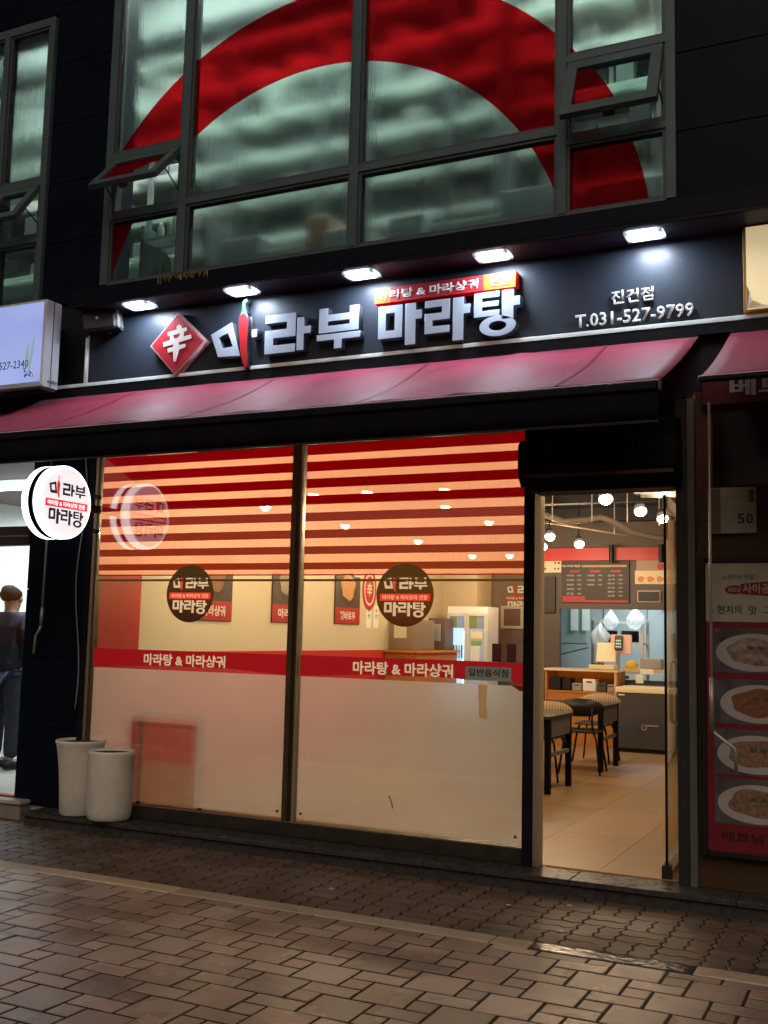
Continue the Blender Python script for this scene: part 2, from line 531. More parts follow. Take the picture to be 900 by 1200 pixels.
def tube(bm, pts, r, seg=8, cap=True):
    pts = [Vector(p) for p in pts]
    rings = []
    n = len(pts)
    prev = None
    for i, p in enumerate(pts):
        t = (pts[min(i + 1, n - 1)] - pts[max(i - 1, 0)]).normalized()
        if prev is None:
            a = Vector((0, 0, 1)) if abs(t.z) < .9 else Vector((1, 0, 0))
            s = t.cross(a).normalized()
        else:
            s = (prev - t * prev.dot(t)).normalized()
        prev = s
        q = t.cross(s)
        rr = r[i] if isinstance(r, (list, tuple)) else r
        rings.append([bm.verts.new(p + rr * (math.cos(2 * PI * k / seg) * s + math.sin(2 * PI * k / seg) * q)) for k in range(seg)])
    for a, b in zip(rings, rings[1:]):
        for k in range(seg):
            bm.faces.new((a[k], a[(k + 1) % seg], b[(k + 1) % seg], b[k]))
    if cap:
        bm.faces.new(rings[0][::-1])
        bm.faces.new(rings[-1])
    return bm

def lathe(bm, prof, cx, cy_, seg=24, cap=True):
    rings = []
    for r, z in prof:
        rings.append([bm.verts.new((cx + r * math.cos(2 * PI * k / seg), cy_ + r * math.sin(2 * PI * k / seg), z)) for k in range(seg)])
    for a, b in zip(rings, rings[1:]):
        for k in range(seg):
            bm.faces.new((a[k], a[(k + 1) % seg], b[(k + 1) % seg], b[k]))
    if cap:
        bm.faces.new(rings[0][::-1])
        bm.faces.new(rings[-1])
    return bm

# a frame places flat drawing (u right, v up, n towards the viewer) in the world
def frame(o, u, v):
    u = Vector(u)
    v = Vector(v)
    n = u.cross(v)
    return Matrix(((u.x, v.x, n.x, o[0]), (u.y, v.y, n.y, o[1]), (u.z, v.z, n.z, o[2]), (0, 0, 0, 1)))

def front(x, y, z):          # faces the street
    return frame((x, y, z), (1, 0, 0), (0, 0, 1))

def east(x, y, z):           # faces +x
    return frame((x, y, z), (0, 1, 0), (0, 0, 1))

def curve_mesh(cu):
    o = bpy.data.objects.new('tmp', cu)
    COL.objects.link(o)
    bpy.context.view_layer.update()
    dg = bpy.context.evaluated_depsgraph_get()
    me = bpy.data.meshes.new_from_object(o.evaluated_get(dg))
    bpy.data.objects.remove(o)
    bpy.data.curves.remove(cu)
    return me

def poly_mesh(polys, ext=0.0, bev=0.0):
    """polys: list of outlines (holes are just further outlines); flat fill, drawn in u,v, front at n = 0"""
    cu = bpy.data.curves.new('poly', 'CURVE')
    cu.dimensions = '2D'
    cu.fill_mode = 'BOTH' if ext else 'FRONT'
    cu.extrude = ext / 2
    cu.bevel_depth = bev
    cu.bevel_resolution = 1
    for p in polys:
        s = cu.splines.new('POLY')
        s.points.add(len(p) - 1)
        for pt, (x, y) in zip(s.points, p):
            pt.co = (x, y, 0, 1)
        s.use_cyclic_u = True
    me = curve_mesh(cu)
    if ext:
        me.transform(Matrix.Translation((0, 0, -ext / 2)))
    return me

def polys(name, pl, F, m, parent, ext=0.0, bev=0.0):
    me = poly_mesh(pl, ext, bev)
    me.transform(F)
    return link_mesh(name, me, m, parent)

def text_mesh(body, w, h, F, bold=0.0, ext=0.0, align=0.0):
    cu = bpy.data.curves.new('txt', 'FONT')
    cu.body = body
    cu.resolution_u = 2
    cu.offset = bold
    me = curve_mesh(cu)
    xs = [v.co.x for v in me.vertices]
    ys = [v.co.y for v in me.vertices]
    x0, x1, y0, y1 = min(xs), max(xs), min(ys), max(ys)
    if w is None:
        w = (x1 - x0) * h / (y1 - y0)
    S = Matrix.Diagonal((w / (x1 - x0), h / (y1 - y0), 1, 1)) @ Matrix.Translation((-(x0 + x1) / 2, -(y0 + y1) / 2, 0))
    me.transform(S)
    if ext:
        bm = B()
        bm.from_mesh(me)
        bmesh.ops.remove_doubles(bm, verts=bm.verts, dist=1e-6)
        g = bmesh.ops.extrude_face_region(bm, geom=list(bm.faces))
        for v in [e for e in g['geom'] if isinstance(e, bmesh.types.BMVert)]:
            v.co.z += ext
        bmesh.ops.translate(bm, verts=bm.verts, vec=(0, 0, -ext))
        bmesh.ops.recalc_face_normals(bm, faces=bm.faces)
        bm.to_mesh(me)
        bm.free()
    me.transform(F)
    return me

def text(name, body, w, h, F, m, parent, bold=0.0, ext=0.0):
    return link_mesh(name, text_mesh(body, w, h, F, bold, ext), m, parent)

def texts(name, rows, m, parent):
    """several lines of small print as one lettering part; rows of (text, w, h, frame, bold)"""
    bm = B()
    for b_, w, h, F, bo in rows:
        me = text_mesh(b_, w, h, F, bo)
        bm.from_mesh(me)
        bpy.data.meshes.remove(me)
    me = bpy.data.meshes.new(name)
    bm.to_mesh(me)
    bm.free()
    return link_mesh(name, me, m, parent)

def disc_pts(cx, cy_, r, n=40, ry=None):
    ry = ry or r
    return [(cx + r * math.cos(2 * PI * k / n), cy_ + ry * math.sin(2 * PI * k / n)) for k in range(n)]

def rect(x0, x1, y0, y1):
    return [(x0, y0), (x1, y0), (x1, y1), (x0, y1)]

def cut_sheet(name, outlines, tmesh, F, m, parent):
    """flat film: outlines (outer and holes) with the lettering of a flat text mesh cut out of it"""
    bm = B()
    if tmesh is not None:
        bm.from_mesh(tmesh)
        bpy.data.meshes.remove(tmesh)
        bmesh.ops.remove_doubles(bm, verts=bm.verts, dist=1e-6)
        keep = [e for e in bm.edges if len(e.link_faces) == 1]
        kk = set(keep)
        bmesh.ops.delete(bm, geom=list(bm.faces), context='FACES_ONLY')
        bmesh.ops.delete(bm, geom=[e for e in bm.edges if e not in kk], context='EDGES')
        lv = [v for v in bm.verts if not v.link_edges]
        bmesh.ops.delete(bm, geom=lv, context='VERTS')
    for o_ in outlines:
        vs = [bm.verts.new((x, y, 0)) for x, y in o_]
        for k in range(len(vs)):
            bm.edges.new((vs[k], vs[(k + 1) % len(vs)]))
    for v in bm.verts:
        v.co.z = 0
    bmesh.ops.triangle_fill(bm, use_beauty=True, use_dissolve=False, edges=bm.edges[:], normal=(0, 0, 1))
    me = bpy.data.meshes.new(name)
    bm.to_mesh(me)
    bm.free()
    me.transform(F)
    return link_mesh(name, me, m, parent)

# ------------------------------------------------------------------ letter shapes of the logo
def g_mieum(x0, x1, y0, y1, tx, ty):
    return [rect(x0, x1, y0, y1), rect(x0 + tx, x1 - tx, y0 + ty, y1 - ty)]

def g_a(x0, x1, xt, y0, y1, yt0, yt1):
    return [[(x0, y0), (x1, y0), (x1, yt0), (xt, yt0), (xt, yt1), (x1, yt1), (x1, y1), (x0, y1)]]

def g_rieul(x0, x1, y0, y1, t):
    h = y1 - y0
    ty = h * 0.2
    m0 = y0 + h * 0.4
    m1 = m0 + ty
    return [[(x0, y1), (x1, y1), (x1, m0), (x0 + t, m0), (x0 + t, y0 + ty), (x1, y0 + ty), (x1, y0), (x0, y0), (x0, m1), (x1 - t, m1), (x1 - t, y1 - ty), (x0, y1 - ty)]]

def g_bieup(x0, x1, y0, y1, t):
    h = y1 - y0
    return [[(x0, y0), (x1, y0), (x1, y1), (x1 - t, y1), (x1 - t, y0 + .72 * h), (x0 + t, y0 + .72 * h), (x0 + t, y1), (x0, y1)],
            rect(x0 + t, x1 - t, y0 + .26 * h, y0 + .46 * h)]

def g_u(x0, x1, y0, y1, s0, s1, yb):
    return [[(x0, y0), (s0, y0), (s0, yb), (s1, yb), (s1, y0), (x1, y0), (x1, y1), (x0, y1)]]

def g_tieut(x0, x1, y0, y1, t):
    h = y1 - y0
    return [[(x0, y0), (x1, y0), (x1, y0 + .22 * h), (x0 + t, y0 + .22 * h), (x0 + t, y0 + .40 * h), (x1 * .97 + x0 * .03, y0 + .40 * h), (x1 * .97 + x0 * .03, y0 + .60 * h), (x0 + t, y0 + .60 * h), (x0 + t, y0 + .78 * h), (x1, y0 + .78 * h), (x1, y1), (x0, y1)]]

def g_ieung(cx, cy_, rx, ry, k=0.5):
    return [disc_pts(cx, cy_, rx, 28, ry), disc_pts(cx, cy_, rx * k, 24, ry * k)]

def chili_body():
    # unit chili: u -0.5..0.5, v 0..1 (tip at 0)
    return [[(-.36, .96), (-.48, .86), (-.46, .70), (-.44, .50), (-.40, .30), (-.22, .12), (.10, 0), (.24, .04), (.26, .20), (.20, .36), (.28, .52), (.40, .70), (.46, .86), (.34, .97), (.0, 1.0)]]

def chili_stem():
    return [[(-.36, .965), (0, 1.005), (.36, .975), (.22, 1.06), (.12, 1.14), (.20, 1.26), (.44, 1.30), (.40, 1.36), (.10, 1.34), (-.06, 1.24), (-.10, 1.10)]]

def scale_polys(pl, su, sv, ou, ov, sh=0.0):
    return [[(x * su + ou + sh * y, y * sv + ov) for x, y in p] for p in pl]

def logo_letters():
    """outlines of the round logo, in a unit circle (u, v in -1..1)"""
    L = []
    L.append([[(-.78, .49), (-.50, .57), (-.43, .21), (-.72, .21)], [(-.69, .445), (-.56, .48), (-.525, .30), (-.66, .305)]])
    L.append(g_rieul(-.20, .12, .20, .57, .085))
    L.append(g_a(.15, .235, .31, .20, .56, .34, .42))
    L.append(g_bieup(.36, .76, .36, .57, .085))
    L.append(g_u(.33, .80, .275, .325, .51, .60, .19))
    L.append(g_mieum(-.74, -.46, -.57, -.24, .085, .075))
    L.append(g_a(-.42, -.31, -.24, -.69, -.24, -.42, -.33))
    L.append(g_rieul(-.23, .06, -.57, -.24, .085))
    L.append(g_a(.10, .20, .27, -.69, -.24, -.42, -.33))
    L.append(g_tieut(.30, .56, -.46, -.24, .085))
    L.append(g_a(.59, .68, .75, -.50, -.24, -.41, -.33))
    L.append(g_ieung(.50, -.61, .19, .115, .5))
    return L

def sc(L, s):
    return [[(x * s, y * s) for x, y in p] for p in L]

def logo(F, s, lm, parent, ribbon=True):
    allp = []
    for L in logo_letters():
        allp += sc(L, s)
    polys('lettering', allp, F, lm, parent)
    polys('chili_print', sc(scale_polys(chili_body(), .15, .50, -.365, .08, -.03), s) + sc(scale_polys(chili_stem(), .15, .50, -.365, .08, -.03), s), F @ Matrix.Translation((0, 0, .0006)), CHILI, parent)
    if ribbon:
        polys('ribbon', [sc([rect(-.90, .90, -.19, .04)], s)[0]], F, BANNER_RED, parent)
        text('ribbon_lettering', '마라탕 & 마라샹궈 전문', 1.62 * s, .15 * s, F @ Matrix.Translation((0, -.075 * s, .0006)), LETFLAT, parent, bold=.02)

# ================================================================== GROUND
g = obj('ground', bx(-60, 60, -60, 60, -.3, -.05), ASPH)
structure(g)
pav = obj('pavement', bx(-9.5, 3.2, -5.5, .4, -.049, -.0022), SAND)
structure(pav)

U = 0.1215
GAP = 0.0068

def stone_mesh(name, w, h, seed):
    rs = random.Random(seed)
    bm = B()
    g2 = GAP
    e = .003
    def ring(ins, z, j):
        base = [(g2 + ins, g2 + ins), (w / 2, g2 + ins), (w - g2 - ins, g2 + ins), (w - g2 - ins, h / 2), (w - g2 - ins, h - g2 - ins), (w / 2, h - g2 - ins), (g2 + ins, h - g2 - ins), (g2 + ins, h / 2)]
        return [bm.verts.new((x + rs.uniform(-j, j) - w / 2, y + rs.uniform(-j, j) - h / 2, z)) for x, y in base]
    a = ring(0, -.016, .0015)
    b = ring(0.0005, -.0016, .0016)
    c = ring(e, 0, .0012)
    for p, q in ((a, b), (b, c)):
        for k in range(8):
            bm.faces.new((p[k], p[(k + 1) % 8], q[(k + 1) % 8], q[k]))
    bm.faces.new(c)
    me = bpy.data.meshes.new(name)
    bmesh.ops.recalc_face_normals(bm, faces=bm.faces)
    bm.to_mesh(me)
    bm.free()
    me.materials.append(STONE)
    return me

SM = {k: [stone_mesh('paving_stone', w * U, h * U, 31 * i + j) for i in range(4)] for j, (k, w, h) in enumerate((('L', 2, 2), ('R', 2, 1), ('S', 1, 1)))}

def in_view(x, y):
    d = Vector((x, y + 6.5, -1.5))
    cx_, cy2, cz = d.dot(r2), d.dot(u2), d.dot(fw)
    if cz < .3:
        return False
    return abs(cx_ / cz * 1247.9) < 540 and -720 < cy2 / cz * 1247.9 < 600

KN = -1.358        # near edge of the kerb strip
spare = B()
ox, oy = -1.85, -1.68
n_st = 0
cells = []
for a in range(-30, 31):
    for b in range(-30, 31):
        cx_ = ox + (a * 1 + b * 3) * U
        cy2 = oy + (a * 2 - b * 1) * U
        for k, dx, dy, w, h in (('L', 0, 0, 2, 2), ('R', 2, 0, 2, 1), ('S', 2, -1, 1, 1)):
            x0 = cx_ + dx * U
            y1 = cy2 + dy * U
            y0 = y1 - h * U
            x1 = x0 + w * U
            if x0 < -8.6 or x1 > 2.6 or y0 < -4.6 or y0 > KN - .02:
                continue
            cells.append((k, x0, x1, y0, y1))
cells.sort(key=lambda c: (c[1] + c[2]) ** 2 / 4 + ((c[3] + c[4]) / 2 + 6.5) ** 2)
for k, x0, x1, y0, y1 in cells:
    cut = y1 > KN
    y1c = min(y1, KN)
    if y1c - y0 < .03:
        continue
    vis = in_view((x0 + x1) / 2, (y0 + y1c) / 2)
    if vis and n_st < 300:
        n_st += 1
        rs = random.Random(int(x0 * 1000) * 7 + int(y0 * 1000))
        me = rs.choice(SM[k])
        o = bpy.data.objects.new('paving_stone', me)
        COL.objects.link(o)
        o.parent = pav
        sink = rs.random()
        o.location = ((x0 + x1) / 2, (y0 + y1c) / 2, rs.uniform(-.0006, .0012) + (.003 if sink > .96 else 0))
        o.rotation_euler = (rs.gauss(0, .004), rs.gauss(0, .004), rs.gauss(0, .010))
        if cut:
            o.scale = (1, (y1c - y0) / (y1 - y0), 1)
    else:
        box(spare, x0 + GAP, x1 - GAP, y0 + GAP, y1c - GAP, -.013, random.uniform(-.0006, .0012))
o = obj('outlying_paving_stones', spare, STONE, pav)
stuff(o)

# kerb strip between the two kinds of paving
xk = -8.6
while xk < 2.4:
    wet = -1.72 < xk < -1.0
    if xk < -1.705 < xk + .98:
        w = -1.705 - xk
    elif wet:
        w = .78
    else:
        w = random.uniform(.9, 1.0)
    w = max(w, .2)
    o = obj('kerb_stone', bx(xk + .003, xk + w - .003, KN + .006, -1.222, -.013, .004 + random.uniform(-.002, .002), bev=.005), KERBWET if wet else KERB, pav)
    if wet:
        o['label'] = 'dark wet kerb stone with glittering water on it'
    xk += w

# wavy interlocking bricks by the shop front, basket weave
MOD = .228
AMP = .0105
def wave(x, y):
    return x + AMP * math.sin(2 * PI * y / (MOD / 2)), y + AMP * math.sin(2 * PI * x / (MOD / 2))

def paver_mesh(x0, x1, y0, y1, bm, z=0.0, tilt=(0, 0), org=(0, 0)):
    g2 = .0058
    pts = []
    def side(xa, ya, xb, yb, n):
        for i in range(n):
            t = i / n
            pts.append((xa + (xb - xa) * t, ya + (yb - ya) * t))
    nx = 8 if x1 - x0 > .15 else 5
    ny = 8 if y1 - y0 > .15 else 5
    side(x0, y0, x1, y0, nx)
    side(x1, y0, x1, y1, ny)
    side(x1, y1, x0, y1, nx)
    side(x0, y1, x0, y0, ny)
    cx_, cy2 = (x0 + x1) / 2, (y0 + y1) / 2
    def ring(ins, zz):
        out = []
        for x, y in pts:
            sx = 1 - 2 * ins / (x1 - x0)
            sy = 1 - 2 * ins / (y1 - y0)
            X, Y = wave(x, y)
            X = cx_ + (X - cx_) * sx
            Y = cy2 + (Y - cy2) * sy
            out.append(bm.verts.new((X - org[0], min(Y, -1.22) - org[1] if y > -1.2 and False else Y - org[1], zz + z + tilt[0] * (x - cx_) + tilt[1] * (y - cy2))))
        return out
    a = ring(g2, -.0135)
    b = ring(g2 + .0005, -.0018)
    c = ring(g2 + .003, 0)
    n = len(pts)
    for p, q in ((a, b), (b, c)):
        for k in range(n):
            bm.faces.new((p[k], p[(k + 1) % n], q[(k + 1) % n], q[k]))
    bm.faces.new(c)

spare = B()
n_pv = 0
plist = []
nx0 = -38
for i in range(nx0, 12):
    for j in range(0, 5):
        xm = .03 + i * MOD
        ym = -1.216 + j * MOD
        h = MOD / 2
        if (i + j) % 2:
            prs = [(xm, xm + MOD, ym, ym + h), (xm, xm + MOD, ym + h, ym + MOD)]
        else:
            prs = [(xm, xm + h, ym, ym + MOD), (xm + h, xm + MOD, ym, ym + MOD)]
        plist += prs
plist.sort(key=lambda c: (c[0] + c[1]) ** 2 / 4 + ((c[2] + c[3]) / 2 + 6.5) ** 2)
paver_cache = {}
for x0, x1, y0, y1 in plist:
    cx_, cy2 = (x0 + x1) / 2, (y0 + y1) / 2
    if in_view(cx_, cy2) and n_pv < 299 and cy2 < -.13:
        n_pv += 1
        key = (round(x1 - x0, 3), round((x0 / (MOD / 2)) % 1, 2), round((y0 / (MOD / 2)) % 1, 2))
        if key not in paver_cache:
            bm = B()
            paver_mesh(x0, x1, y0, y1, bm, org=(cx_, cy2))
            me = bpy.data.meshes.new('paver_brick')
            bmesh.ops.recalc_face_normals(bm, faces=bm.faces)
            bm.to_mesh(me)
            bm.free()
            me.materials.append(PAVER)
            paver_cache[key] = me
        o = bpy.data.objects.new('paver_brick', paver_cache[key])
        COL.objects.link(o)
        o.parent = pav
        o.location = (cx_, cy2, random.uniform(-.0004, .0012))
        o.rotation_euler = (random.gauss(0, .005), random.gauss(0, .005), random.gauss(0, .006))
    else:
        paver_mesh(x0, x1, y0, y1, spare)
o = obj('outlying_paver_bricks', spare, PAVER, pav)
stuff(o)

# dark granite ledge along the front
step = obj('entrance_step', bx(-6.0, 2.6, -.23, -.02, -.045, .066), GRANITE)
structure(step)
xs = [-6.02, -5.5, -4.57, -3.64, -2.71, -1.78, -.85, .08, 1.0, 1.9, 2.6]
for a, b in zip(xs, xs[1:]):
    obj('slab', bx(a + .002, b - .002, -.25, .02, .068, .1 + random.uniform(-.001, .001), bev=.004), GRANITE, step)
lstep = obj('side_step', bx(-8.6, -6.19, -.09, .1, -.045, .115), mat('step_concrete', (0.30, 0.27, 0.22), .55, var=.2, bump=.2))
structure(lstep)
obj('slab', bx(-8.6, -6.17, -.115, .12, .117, .145, bev=.004), mat('step_slab', (0.36, 0.34, 0.31), .4, var=.15), lstep)

# ================================================================== BUILDING
bld = thing('commercial_building', 'dark navy stone clad building with lit green-tinted windows upstairs and shops below', 'building', (-3.5, .3, 0))
# core walls behind the cladding
core = B()
box(core, -6.35, -5.765, .03, .35, 0, 8.5)                 # pillar left of the shop front, running up between the windows
box(core, -1.17, 3.5, .03, .35, 3.0, 8.5)                 # right of the upper windows
box(core, -5.72, -1.17, .03, .35, 2.95, 4.235)            # between shop front and upper windows
box(core, -9.5, -6.35, .03, .35, 3.0, 4.16)               # under the neighbour's upper window
box(core, -9.5, -6.35, .03, .35, 6.72, 8.5)
box(core, -9.5, -7.9, .03, .35, 4.16, 6.72)
box(core, -5.72, -1.17, .03, .35, 7.35, 8.5)
obj('wall', core, NAVYWALL, bld)

def panel(x0, x1, z0, z1):
    obj('stone_panel', bx(x0 + .0025, x1 - .0025, 0, .028, z0 + .0025, z1 - .0025, bev=.002), NAVY, bld)
zj = [.105, .71, 1.25, 1.79, 2.33, 2.87]
for a, b in zip(zj, zj[1:]):
    panel(-6.345, -5.72, a, b)
zu = [4.13, 4.67, 5.19, 5.72, 6.26, 6.8, 7.33]
for a, b in zip(zu, zu[1:]):
    panel(-6.375, -5.745, a, b)
for i, (xa, xb) in enumerate(((-1.178, -.2), (-.2, .78), (.78, 1.76))):
    for a, b in zip(zu, zu[1:]):
        panel(xa, xb, a, b)
# above the upper left panel, wide stones over the neighbour's window
for a, b in ((-7.9, -7.15), (-7.15, -6.378)):
    panel(a, b, 6.73, 7.33)
# canopy over the sign with its lit soffit
cano = obj('canopy', bx(-5.78, 2.6, -.315, -.002, 3.985, 4.105, bev=.004), mat('canopy_navy', (.007, .010, .021), .5, spec=.15), bld)
obj('soffit', bx(-5.76, 2.6, -.30, -.004, 3.968, 3.983), SOFF, cano)
obj('drip_edge', bx(-5.785, 2.6, -.322, -.300, 3.962, 3.983), BLACKM, cano)
rs = random.Random(5)
bm = B()
for i in range(26):
    x = -4.93 + i * .018 + rs.uniform(-.006, .006)
    box(bm, x, x + rs.uniform(.004, .013), -.3175, -.3155, 4.10 - rs.uniform(.01, .055), 4.104)
obj('rust_stain', bm, STAIN, cano)
# wall plate behind the sign area and dark strip between sign and canopy
obj('back_plate', bx(-6.35, 2.6, .004, .028, 3.37, 3.966), NAVYWALL, bld)

# ---- upper windows
def rect_bar(bm, x0, x1, z0, z1, y0=-.03, y1=.07):
    box(bm, x0, x1, y0, y1, z0, z1)

def up_window(name, x0, x1, z0, z1, mullions, trans, vents, clear, lab=None):
    """trans: per bay list of transom (zlo, zhi) ; vents: bay -> (zlo, zhi, open angle)"""
    w = obj(name, (lambda bm: (rect_bar(bm, x0, x0 + .075, z0, z1), rect_bar(bm, x1 - .06, x1, z0, z1), rect_bar(bm, x0 + .075, x1 - .06, z1 - .07, z1), rect_bar(bm, x0 + .075, x1 - .06, z0 - .06, z0), bm)[-1])(B()), ALU, bld)
    if lab:
        w['label'] = lab
    for a, b in mullions:
        obj('mullion', bx(a, b, -.035, .07, z0, z1 - .07), ALU, w)
    edges = [x0 + .075] + [v for m in mullions for v in m] + [x1 - .06]
    bays = list(zip(edges[0::2], edges[1::2]))
    for i, (a, b) in enumerate(bays):
        zs = [z0]
        for t0, t1 in trans[i]:
            obj('transom', bx(a, b, -.03, .068, t0, t1), ALU, w)
            zs += [t0, t1]
        zs.append(z1 - .07)
        for k, (p, q) in enumerate(zip(zs[0::2], zs[1::2])):
            if i in vents and k == vents[i][0]:
                ang = vents[i][1]
                # frame of the opening
                bm = B()
                rect_bar(bm, a, a + .03, p, q, -.012, .06)
                rect_bar(bm, b - .03, b, p, q, -.012, .06)
                rect_bar(bm, a + .03, b - .03, p, p + .045, -.012, .06)
                rect_bar(bm, a + .03, b - .03, q - .03, q, -.012, .06)
                obj('vent_frame', bm, ALUD, w)
                # sash hung from the top, swung outwards
                top = q - .02
                H = (q - p) - .035
                M = Matrix.Translation((0, -.02, top)) @ Matrix.Rotation(-ang, 4, 'X')
                bm = B()
                s = .07
                xa, xb = a + .012, b - .012
                for q4 in ((xa, xa + s, -H, 0), (xb - s, xb, -H, 0), (xa + s, xb - s, -s, 0), (xa + s, xb - s, -H, -H + s)):
                    box(bm, q4[0], q4[1], -.022, .022, q4[2], q4[3], M=M)
                obj('sash', bm, ALU, w)
                bm = B()
                box(bm, xa + s, xb - s, -.004, .004, -H + s, -s, M=M)
                obj('sash_pane', bm, UPCLEAR, w)
                # stay arm
                e = M @ Vector((xb - .02, 0, -H * .62))
                for ea, eb in ((xb - .02, xb - .008), (xa + .02, xa + .008)):
                    bm = B()
                    tube(bm, [M @ Vector((ea, 0, -H * .62)), (eb, .0, p + .12)], .006, 6)
                    obj('stay_arm', bm, ALUD, w)
                bm = B()
                hx = (xa + xb) / 2
                box(bm, hx - .035, hx + .035, .0, .05, -H - .012, -H + .012, M=M)
                obj('latch', bm, ALUD, w)
                vents[i].append((M, xa + s, xb - s, -H + s, -s, p, q))
            else:
                bm = B()
                f = .022
                rect_bar(bm, a, a + f, p, q, -.018, .05)
                rect_bar(bm, b - f, b, p, q, -.018, .05)
                rect_bar(bm, a + f, b - f, p, p + f, -.018, .05)
                rect_bar(bm, a + f, b - f, q - f, q, -.018, .05)
                obj('bead', bm, ALUD, w)
                obj('pane', bx(a + f, b - f, .012, .02, p + f, q - f), UPCLEAR if (i, k) in clear else UPGLASS, w)
    return w, bays

vmain = {0: [1, math.radians(42)], 3: [1, math.radians(24)]}
win, bays = up_window('window', -5.74, -1.18, 4.235, 7.3, [(-4.99, -4.915), (-3.475, -3.41), (-1.942, -1.88)],
                [[(4.765, 4.80), (5.27, 5.325)], [(4.785, 4.835)], [(4.785, 4.835)], [(4.70, 4.74), (5.27, 5.315)]],
                vmain, {(0, 0)}, 'wide lit window with a red ring film across its panes')
vleft = {1: [1, math.radians(35)]}
winl, baysl = up_window('window', -7.85, -6.38, 4.165, 6.7, [(-6.95, -6.89)], [[(4.72, 4.77), (5.2, 5.26)], [(4.70, 4.74), (5.2, 5.26)]], vleft, {(0, 0), (1, 0)}, 'narrow lit window by the left edge with an open vent')

# red ring film on the inner side of the big window
def ring_film():
    oc, orr = (-3.723, 3.880), 2.401
    ic, irr = (-3.788, 3.740), 1.941
    def inside(x, z):
        return (x - oc[0]) ** 2 + (z - oc[1]) ** 2 <= orr ** 2 and (x - ic[0]) ** 2 + (z - ic[1]) ** 2 >= irr ** 2
    outer = [(oc[0] + orr * math.cos(t), oc[1] + orr * math.sin(t)) for t in [PI * (-.06 + 1.12 * k / 90) for k in range(91)]]
    inner = [(ic[0] + irr * math.cos(t), ic[1] + irr * math.sin(t)) for t in [PI * (-.06 + 1.12 * k / 90) for k in range(91)]]
    bm = B()
    n = len(outer)
    vo = [bm.verts.new((x, 0, z)) for x, z in outer]
    vi = [bm.verts.new((x, 0, z)) for x, z in inner]
    for k in range(n - 1):
        bm.faces.new((vo[k], vo[k + 1], vi[k + 1], vi[k]))
    return bm
def clip(bm, planes):
    for co, no in planes:
        bmesh.ops.bisect_plane(bm, geom=bm.verts[:] + bm.edges[:] + bm.faces[:], plane_co=co, plane_no=no, clear_outer=True)
    return bm
zsb = {0: [(4.257, 4.743), (5.347, 7.2)], 1: [(4.257, 4.763), (4.857, 7.2)], 2: [(4.257, 4.763), (4.857, 7.2)], 3: [(4.257, 4.678), (5.337, 7.2)]}
for i, (a, b) in enumerate(bays):
    for p, q in zsb[i]:
        bm = clip(ring_film(), [((a + .022, 0, 0), (-1, 0, 0)), ((b - .022, 0, 0), (1, 0, 0)), ((0, 0, p), (0, 0, -1)), ((0, 0, q), (0, 0, 1))])
        if len(bm.faces):
            bmesh.ops.translate(bm, verts=bm.verts, vec=(0, .0085, 0))
            obj('ring_film', bm, RINGFILM, win)
        else:
            bm.free()
# ring pieces on the two open sashes
for i in (0, 3):
    M, xa, xb, za, zb, p, q = vmain[i][2]
    bm = clip(ring_film(), [((xa, 0, 0), (-1, 0, 0)), ((xb, 0, 0), (1, 0, 0)), ((0, 0, q - .02 + za), (0, 0, -1)), ((0, 0, q - .02 + zb), (0, 0, 1))])
    if len(bm.faces):
        for v in bm.verts:
            v.co = M @ Vector((v.co.x, -.006, v.co.z - (q - .02)))
        obj('ring_film', bm, RINGFILM, win)
    else:
        bm.free()

# ---- upstairs room seen through the glass
for nm, a in (('upper_back_wall', (-9.4, 1.5, 2.5, 2.6, 3.9, 7.6)), ('upper_ceiling', (-9.4, 1.5, .36, 2.5, 7.5, 7.6)), ('upper_floor', (-9.4, 1.5, .36, 2.5, 3.9, 4.0)),
              ('upper_side_wall', (1.4, 1.5, .36, 2.5, 4.0, 7.5)), ('upper_side_wall', (-9.4, -9.3, .36, 2.5, 4.0, 7.5))):
    structure(obj(nm, bx(*a), UPWALL))
for (x, y), wh in zip(((-7.2, .62), (-5.5, .62), (-3.9, .62), (-2.3, .62), (-.5, .62)), ('behind the narrow left window', 'behind the leftmost bay of the wide window', 'behind the second bay of the wide window', 'behind the third bay of the wide window', 'behind the rightmost bay')):
    t = thing('tube_light', 'white fluorescent batten upstairs, ' + wh, 'ceiling light', (x, y, 7.5), group='ceiling lights upstairs')
    obj('housing', bx(x - .65, x + .65, y - .06, y + .06, 7.44, 7.5), WHITEP, t)
    bm = B()
    tube(bm, [(x - .62, y, 7.42), (x + .62, y, 7.42)], .018, 8)
    obj('tube', bm, TUBE, t)
def upper_light(x, y, z, p, c=(0.86, 1.0, 0.95)):
    l = bpy.data.lights.new('tube_light_output', 'AREA')
    l.shape = 'RECTANGLE'
    l.size = 1.5
    l.size_y = .25
    l.energy = p
    l.color = c
    o = bpy.data.objects.new('tube_light_output', l)
    COL.objects.link(o)
    o.location = (x, y, z)
    o.rotation_euler = (math.radians(6), 0, 0)
for x, y in ((-7.2, .62), (-5.5, .62), (-3.9, .62), (-2.3, .62), (-.5, .62)):
    upper_light(x, y, 7.36, 48)
